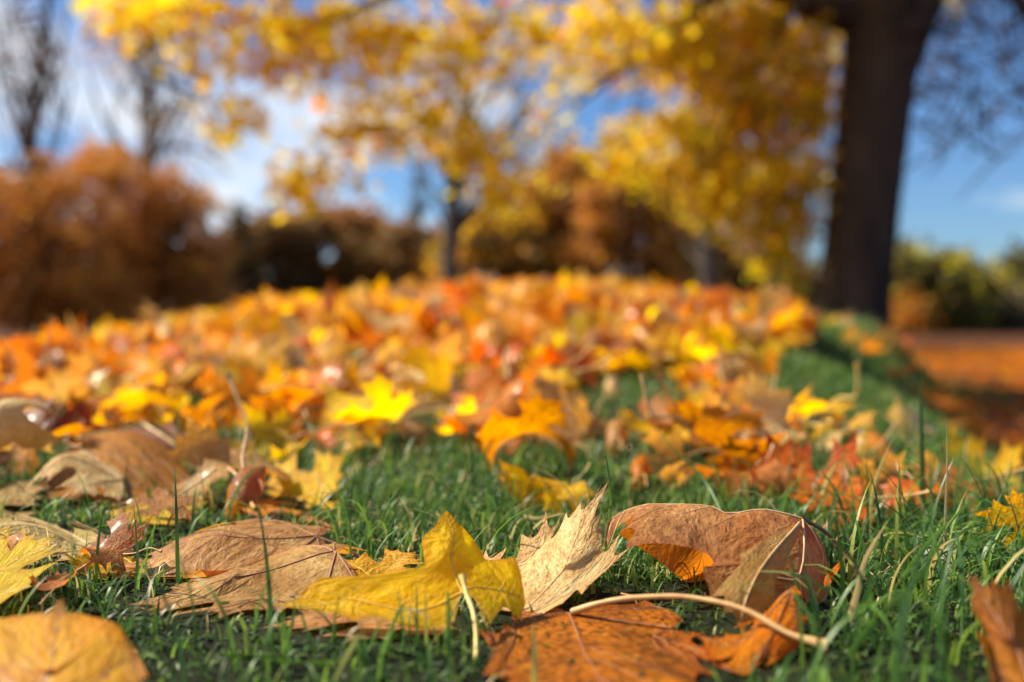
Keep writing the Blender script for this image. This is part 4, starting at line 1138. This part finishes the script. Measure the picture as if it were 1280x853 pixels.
def foliage(name, pos, mats, probs, size, r, parent):
    recs = [(p, rot_to(r.uniform(0, 6.28), r.uniform(0, 1.5), r.uniform(0, 6.28)), size / .12 * r.uniform(.6, 1.3), r.choice(len(mats), p=probs), int(r.integers(4))) for p in pos]
    # vectorised join
    n = len(recs)
    M3 = np.array([np.array(x[1]) for x in recs]); sc = np.array([x[2] for x in recs]); var = np.array([x[4] for x in recs])
    base = np.stack([COV[k] * .06 for k in range(4)])[var] * sc[:, None, None]
    V = np.einsum('nij,nkj->nki', M3, base) + np.array([x[0] for x in recs])[:, None]
    F = (CF[None] + (np.arange(n) * 10)[:, None, None]).reshape(-1, 3)
    org = np.array(parent.location)
    me = new_mesh(name, V.reshape(-1, 3) - org, F, mats, mat_idx=np.repeat([x[3] for x in recs], 8), smooth=False)
    o = link(name, me, parent); o['kind'] = 'stuff'
    return o

def trunk_mesh(pts, rad, seg=12, seed=0):
    pts = smooth_path(pts, 22); rad = np.interp(np.linspace(0, 1, 22), np.linspace(0, 1, len(rad)), rad)
    return tube_arrays(pts, rad, seg, rough=.14, seed=seed)

def tree(label, Y, stems, blobs, n, mats, probs, leaf, spread, seed, cat='tree', name='tree', bark=None, clump=.25, branches=0, group=None):
    """stems: list of [(px,py,r_px)...] first one is the trunk"""
    r = np.random.default_rng(seed)
    s0 = stems[0]
    b = P(s0[0][0], s0[0][1], Y); b[2] = float(ground_z(b[0], b[1]))
    root = empty(name, tuple(b)); tag(root, label, cat, group)
    for i, st in enumerate(stems):
        pts = [P(x, y, Y) for x, y, _ in st]
        if i == 0: pts[0][2] = b[2] - .1
        pts = [p + np.array([0, .1 * k * (r.random() - .5), 0]) for k, p in enumerate(pts)]
        vv, ff = trunk_mesh(pts, [q[2] * Y / FPX for q in st], 12 if i == 0 else 8, seed + i)
        link('trunk' if i == 0 else 'limb', new_mesh('trunk', vv - b, ff, [bark or M_bark]), root)
    if branches:
        lst = []
        top = P(s0[-1][0], s0[-1][1], Y)
        for k in range(branches):
            t = r.uniform(.3, 1); j = int(t * (len(s0) - 1.001)); fr = t * (len(s0) - 1) - j
            a = P(*[s0[j][q] * (1 - fr) + s0[min(j + 1, len(s0) - 1)][q] * fr for q in (0, 1)], Y)
            bl = blobs[r.integers(len(blobs))]
            e = P(bl[0] + r.normal() * bl[2] * .6, bl[1] + r.normal() * bl[3] * .6, Y + r.normal() * spread * .5)
            m = (a + e) / 2 + r.normal(0, .12, 3) * np.linalg.norm(e - a)
            lst.append(tube_arrays(smooth_path([a, m, e], 9), np.linspace(.05, .008, 9) * Y / 22, 5))
        vv, ff = join_arrays(lst)
        o = link('branches', new_mesh('branches', vv - b, ff, [bark or M_bark]), root); o['kind'] = 'stuff'
    if n:
        foliage('foliage', fol_positions(blobs, Y, n, spread, r, clump), mats, probs, leaf, r, root)
    return root

# --- the big maple
MY = 7.8
r = np.random.default_rng(77)
mb = P(1062, 425, MY); mb[2] = float(ground_z(mb[0], mb[1]))
maple = empty('maple_tree', tuple(mb))
tag(maple, 'big maple with thick dark trunk and hanging yellow branches', 'tree')
def mp(lst):
    return [P(a, b, MY + (c[1] if len(c) > 1 else 0)) for a, b, *c in lst]
tp = [P(1060, 440, MY), P(1062, 405, MY), P(1069, 350, MY), P(1075, 300, MY), P(1086, 200, MY), P(1098, 100, MY), P(1107, 50, MY), P(1118, 0, MY)]
px2m = MY / FPX
tpp = smooth_path(tp, 90); trr = np.interp(np.linspace(0, 1, 90), np.linspace(0, 1, 8), np.array([64, 49, 45, 43, 41, 42, 50, 56]) * px2m)
vv, ff = tube_arrays(tpp, trr, 72)
ringi = np.repeat(np.arange(90), 72); thi = np.tile(np.arange(72) * 2 * math.pi / 72, 90); hh = ringi / 90
ridge = np.abs(np.sin(thi * 9 + 2.2 * np.sin(hh * 21) + np.sin(thi * 3 + hh * 9))) * .6 + np.abs(np.sin(thi * 15 - hh * 13 + 1.5 * np.sin(hh * 37 + thi * 2))) * .4
root_ = np.exp(-hh / .07) * (.5 + .5 * np.cos(thi * 5 + .7)) * .38
cen = np.repeat(tpp, 72, axis=0)
vv = cen + (vv - cen) * (1 + .10 * ridge - .05 + root_ + .04 * np.sin(thi * 2 + hh * 8))[:, None]
link('trunk', new_mesh('trunk', vv - mb, ff, [M_bark]), maple)
LIMBS = [([(1118, 40), (1075, 22), (1030, 8), (980, -12), (900, -60), (760, -150), (600, -210)], [34, 26, 22, 20, 17, 12, 6], [0, 0, -.1, -.2, -.5, -1, -1.5]),
         ([(1130, 20), (1155, -25), (1190, -90), (1250, -200), (1300, -360)], [40, 34, 26, 18, 10], [0, 0, .1, .3, .5]),
         ([(1110, 20), (1100, -60), (1080, -200), (1060, -420)], [36, 28, 20, 8], [0, .1, .4, .8]),
         ([(1170, -60), (1230, -40), (1290, 10), (1380, 30)], [14, 10, 7, 4], [.1, .3, .5, .8]),
         ([(940, -40), (860, 20), (790, 80), (720, 130)], [8, 6, 4, 2], [-.4, -.6, -.8, -1]),
         ([(1000, -8), (960, 60), (910, 150), (880, 240)], [7, 5, 4, 2], [-.2, -.3, -.4, -.5]),
         ([(760, -150), (600, -60), (450, 10), (330, 60)], [9, 7, 4, 2], [-1, -1.4, -1.8, -2]),
         ([(700, -170), (500, -140), (300, -60), (180, 10)], [8, 6, 4, 2], [-1, -1.2, -1.4, -1.6])]
for pts, rad, off in LIMBS:
    vv, ff = trunk_mesh([P(a, b, MY + o_) for (a, b), o_ in zip(pts, off)], np.array(rad) * px2m, 10, 9)
    link('limb', new_mesh('limb', vv - mb, ff, [M_bark]), maple)
# twigs: hanging sprays, and bare twigs against the sky at right
lst = []
for k in range(150):
    x = r.uniform(760, 1050); y = r.uniform(-60, 250); yy = MY + r.uniform(-1.2, 1.0)
    a = P(x, y, yy); e = P(x + r.normal(-20, 40), y + abs(r.normal(50, 35)), yy + r.normal(0, .2))
    lst.append(tube_arrays(smooth_path([a, (a + e) / 2 + r.normal(0, .03, 3), e], 6), np.linspace(.010, .003, 6), 4))
for k in range(170):
    x = r.uniform(1130, 1330); y = r.uniform(-80, 190) * (1 if r.random() < .7 else .6); yy = MY + r.uniform(-.8, 1.4)
    a = P(x, y, yy); e = P(x + r.normal(0, 55), y + r.normal(20, 35), yy + r.normal(0, .2))
    lst.append(tube_arrays(smooth_path([a, (a + e) / 2 + r.normal(0, .04, 3), e], 6), np.linspace(.016, .005, 6), 4))
vv, ff = join_arrays(lst)
tw = link('twigs', new_mesh('twigs', vv - mb, ff, [M_bark]), maple); tw['kind'] = 'stuff'
MB = [  # px, py, rx, ry, density, depth offset
 (950, 90, 95, 110, 1.3, 0), (880, 60, 90, 70, 1.1, -.3), (800, 50, 80, 60, .9, -.6), (960, 210, 80, 80, 1.3, 0), (850, 180, 75, 50, 1.2, -.4), (780, 190, 40, 35, 1.1, -.6),
 (975, 290, 45, 50, 1.1, 0), (905, 250, 55, 45, 1.1, -.2), (980, 335, 26, 30, 1.0, 0), (1025, 120, 35, 100, .7, .3), (1020, 230, 25, 50, .6, .3),
 (720, 50, 60, 50, .5, -.8), (650, 60, 55, 50, .5, -1), (560, 80, 70, 60, .6, -1.2), (600, 20, 90, 30, .4, -1.2), (480, 50, 90, 45, .6, -1.5), (450, 150, 40, 40, .45, -1.5), (250, 70, 50, 30, .4, -1.8), (400, 40, 65, 36, .7, -1.7), (340, 70, 55, 38, .7, -1.8),
 (300, 20, 60, 25, .6, -1.8), (190, 10, 75, 28, 1.3, -1.8), (420, 100, 40, 24, .4, -1.6), (390, 228, 36, 26, .9, -1.6), (300, 150, 20, 16, .6, -1.8), (500, 165, 65, 36, .7, -1.4), (600, 190, 50, 36, .8, -1.2), (630, 235, 50, 32, .9, -1.1), (560, 250, 20, 18, .4, -1.2),
 (690, 130, 35, 30, .35, -1), (1230, 112, 14, 8, .8, .3), (1130, 192, 8, 10, .8, .3), (1182, 12, 14, 12, .9, .2), (1120, 270, 10, 16, .3, .3), (880, -80, 260, 70, .7, -.4), (400, -80, 300, 60, .5, -1.5), (1130, -160, 200, 120, .4, .3)]
pos = fol_positions(MB, MY, 15000, .7, r, .10)
pr = np.array([proj(p) for p in pos])
ok = ~((pr[:, 0] > 1050) & (pr[:, 0] < 1128) & (pos[:, 1] < MY - .1) & (pr[:, 1] > 0))     # no spray hangs before the trunk
pos, pr = pos[ok], pr[ok]
vis = (pr[:, 0] > 0) & (pr[:, 0] < 1280) & (pr[:, 1] > 0) & (pr[:, 1] < 400)
order = np.argsort(np.where(vis, pos[:, 1], 99))
part_i, rest_i = order[:300], order[300:]
LEAFME = [new_mesh('leaf_%d' % k, COV[k] * .06, CF, [F_YEL], smooth=False) for k in range(4)]
for i in part_i:
    o = link('leaf', LEAFME[int(r.integers(4))], maple, F_YEL if r.random() < .5 else F_GLD if r.random() < .8 else F_LIM)
    o.location = pos[i] - mb; o.rotation_euler = rot_to(r.uniform(0, 6.28), r.uniform(.2, 1.5), r.uniform(0, 6.28)).to_euler(); o.scale = (r.uniform(.7, 1.2),) * 3
foliage('foliage', pos[rest_i], [F_YEL, F_GLD, F_LIM, LM['orange']], [.48, .26, .22, .04], .12, r, maple)

# --- the park behind
tree('bare grey tree with thin upright stems at the far left', 24, [[(45, 430, 7), (45, 300, 6), (38, 160, 4), (55, 60, 3), (60, -60, 1.5)], [(40, 200, 4), (15, 120, 3), (5, 30, 2), (-5, -40, 1)], [(38, 170, 4), (70, 90, 3), (85, 10, 1.5)]],
     [(40, 120, 45, 110, 1), (30, 40, 50, 60, 1)], 1100, [F_BRN, F_RUS], [.7, .3], .09, 1.6, 101, name='bare_tree', bark=M_barkg, branches=50, clump=.3)
tree('thin bare tree with a few brown leaves rising behind the russet beeches', 27, [[(175, 430, 4), (178, 300, 3), (186, 180, 2), (192, 60, 1.2), (196, -20, .8)], [(182, 220, 4), (230, 130, 2.5), (262, 50, 1)], [(182, 240, 4), (130, 150, 2.5), (105, 70, 1)]],
     [(190, 110, 70, 80, 1), (150, 60, 60, 50, 1), (235, 170, 60, 60, 1)], 900, [F_RUS, F_GLD], [.6, .4], .16, 1.6, 104, name='bare_tree', bark=M_barkg, branches=55, clump=.4)
rb = np.random.default_rng(900)
def ragged(x0, x1, topf, n, lo=405):
    out = []
    for k in range(n):
        x = rb.uniform(x0, x1); t = topf(x) + rb.uniform(-6, 26); y = rb.uniform(t + 12, max(lo, t + 14)) if rb.random() < .75 else t + 14
        out.append((x, y, rb.uniform(12, 30), rb.uniform(9, 24), rb.uniform(.5, 1.3)))
    return out
tree('russet beech with dense brown-orange foliage at the far left', 18, [[(40, 440, 9), (42, 350, 7), (45, 260, 5), (50, 190, 3)], [(42, 330, 4), (90, 250, 3), (110, 190, 1.5)], [(42, 350, 4), (0, 280, 3), (-20, 220, 1.5)]],
     ragged(-70, 145, lambda x: 192 + .0022 * (x - 70) ** 2 + 14 * math.sin(x * .09), 100) + [(x_, y_, 42, 40, 1.6) for x_, y_ in ((20, 330), (90, 345), (-45, 330), (60, 395), (140, 370), (0, 380), (110, 290), (40, 270))], 19000, [F_RUS, F_BRN, F_GLD], [.74, .22, .04], .15, 1.6, 102, name='beech_tree', branches=60, clump=.17)
tree('second russet beech, right of the far left one', 20, [[(200, 430, 8), (198, 350, 6), (195, 280, 4), (190, 210, 2)], [(198, 330, 4), (235, 270, 3), (250, 220, 1.5)]],
     ragged(125, 285, lambda x: 202 + .010 * max(0, x - 185) ** 2 + 12 * math.sin(x * .12), 80) + [(x_, y_, 36, 38, 1.6) for x_, y_ in ((170, 350), (215, 345), (150, 300), (195, 290), (240, 380), (180, 395))], 13500, [F_RUS, F_BRN, F_GLD], [.70, .26, .04], .15, 1.5, 103, name='beech_tree', branches=54, clump=.18)
for k, (x, top, w, Y, lb) in enumerate([(298, 262, 26, 36, 'dark narrow conifer right of the russet beeches'), (385, 250, 30, 42, 'taller dark conifer above the dark wood'), (522, 205, 13, 44, 'thin pale green conifer spire against the sky')]):
    bl = [(x, 395 - (395 - top) * t, max(2, w * (1.05 - t)), (395 - top) * .09) for t in np.linspace(.05, .97, 9)]
    tree(lb, Y, [[(x, 420, 4), (x, 340, 3), (x, top, .6)]], bl, 3800 if k < 2 else 900, [F_DRK, F_OLV], [.85, .15], .35, .9, 110 + k, name='conifer_tree', clump=.18)
for k, (x, y, rx, ry, Y, mats, pb, lb) in enumerate([
    (262, 345, 32, 42, 38, [F_BRN, F_OLV], [.7, .3], 'brownish tree filling the gap beside the second beech'),
    (345, 325, 48, 58, 40, [F_DRK, F_BRN], [.5, .5], 'dark brown-green tree beside the narrow conifer'),
    (420, 318, 52, 58, 44, [F_BRN, F_RUS], [.7, .3], 'dull brown tree in the dark distant wood, left'),
    (485, 325, 48, 55, 42, [F_BRN, F_OLV], [.7, .3], 'dull brown tree in the dark distant wood, right'),
    (540, 320, 38, 58, 40, [F_BRN, F_DRK], [.6, .4], 'dark tree behind the slim grey trunk'),
    (625, 320, 60, 55, 36, [F_OLV, F_RUS, F_GLD], [.4, .3, .3], 'olive and gold tree right of the slim grey trunk'),
    (715, 280, 62, 92, 38, [F_RUS, F_BRN, F_GLD], [.4, .4, .2], 'tall russet tree in the brown thicket'),
    (790, 295, 66, 88, 36, [F_RUS, F_BRN, F_GLD], [.5, .3, .2], 'orange-brown tree in the brown thicket, right end'),
    (855, 320, 48, 62, 40, [F_BRN, F_RUS], [.7, .3], 'dark brown tree left of the short grey trunk'),
    (930, 340, 60, 30, 44, [F_BRN, F_DRK], [.5, .5], 'low dark brown tree behind the short grey trunk'),
    (1000, 345, 40, 28, 46, [F_DRK, F_BRN], [.6, .4], 'low dark tree just left of the big maple trunk'),
    (1155, 350, 52, 56, 28, [F_OLV, F_DRK, F_LIM], [.62, .20, .18], 'rounded yellow-green tree right of the big maple trunk'),
    (1250, 372, 40, 24, 34, [F_GLD, F_OLV], [.25, .75], 'low golden bush near the right edge'),
    (1290, 335, 30, 45, 40, [F_DRK, F_OLV], [.5, .5], 'dark olive tree cut by the right edge'),
    (1262, 388, 28, 12, 30, [F_DRK], [1.0], 'low black-green shrub in front of the golden bush'),
    ]):
    tree(lb, Y, [[(x, 425, 5), (x, y + ry * .3, 4), (x + 3, y - ry * .5, 2)]], ragged(x - rx * 1.05, x + rx * 1.05, lambda q, x=x, y=y, rx=rx, ry=ry: y - ry + .55 * ry * ((q - x) / rx) ** 2, 22, max(y + ry * .9, 398)),
         int(rx * ry * 2.6), mats, pb, .42, 1.8, 130 + k, name='park_tree', clump=.3, branches=14)
tree('yellow maple with slim grey trunk behind the mound', 19, [[(560, 420, 11), (562, 330, 10), (566, 240, 9), (572, 180, 7), (590, 110, 4)], [(568, 240, 5), (540, 180, 4), (500, 120, 2)], [(570, 220, 5), (620, 170, 4), (670, 120, 2)]],
     [(600, 170, 90, 60), (500, 110, 70, 50), (650, 200, 60, 50), (620, 250, 60, 35), (690, 90, 60, 50), (560, 60, 110, 50)], 1500, [F_YEL, F_GLD, F_BRN], [.5, .4, .1], .16, 2.0, 160, name='maple_tree', bark=M_barkg, branches=40)
tree('short grey trunk with dark branches left of the big maple', 15, [[(885, 420, 14), (886, 380, 11), (884, 330, 10), (880, 285, 9), (870, 230, 6)], [(882, 300, 8), (905, 250, 6), (930, 190, 3)]],
     [(880, 200, 70, 70)], 900, [F_GLD, F_YEL], [.5, .5], .12, 1.5, 161, name='park_tree', bark=M_barkg, branches=20)
tree('dark slim trunk between the short grey trunk and the big maple', 17, [[(968, 425, 13), (968, 395, 11), (966, 360, 9), (960, 300, 7)]], [(960, 250, 50, 60)], 700, [F_GLD, F_OLV], [.5, .5], .12, 1.2, 162, name='park_tree')
tree('small orange sapling beside the rounded yellow-green tree', 20, [[(1128, 430, 2), (1130, 400, 1.6), (1128, 375, 1)]], [(1128, 388, 16, 26)], 500, [F_RUS, LM['orange']], [.5, .5], .09, .5, 163, name='sapling')

# low clipped hedge and far wood along the horizon
def mass(name, label, x0, x1, top, Y, n, mats, pb, size, seed, cat, bottom=405):
    r = np.random.default_rng(seed)
    pos = []
    for k in range(n):
        x = r.uniform(x0, x1); h = top + 10 * math.sin(x * .021 + seed) + 6 * math.sin(x * .07) + (48 if x > 1020 and name == 'far_wood' else 0)
        pos.append(P(x, r.uniform(h, bottom), Y + r.uniform(-1.5, 1.5)))
    root = empty('tmp', (0, 0, 0))
    o = foliage(name, np.array(pos), mats, pb, size, r, root)
    o.parent = None; bpy.data.objects.remove(root)
    tag(o, label, cat, kind='stuff')
mass('far_wood', 'distant dark wood closing the park along the horizon', -700, 2000, 322, 85, 15000, [F_BRN, F_DRK, F_OLV], [.45, .4, .15], 1.1, 5, 'wood')
mass('hedge', 'low dark hedge running behind the trunks', 560, 1040, 372, 30, 5000, [F_DRK, F_BRN], [.6, .4], .22, 6, 'hedge', bottom=402)
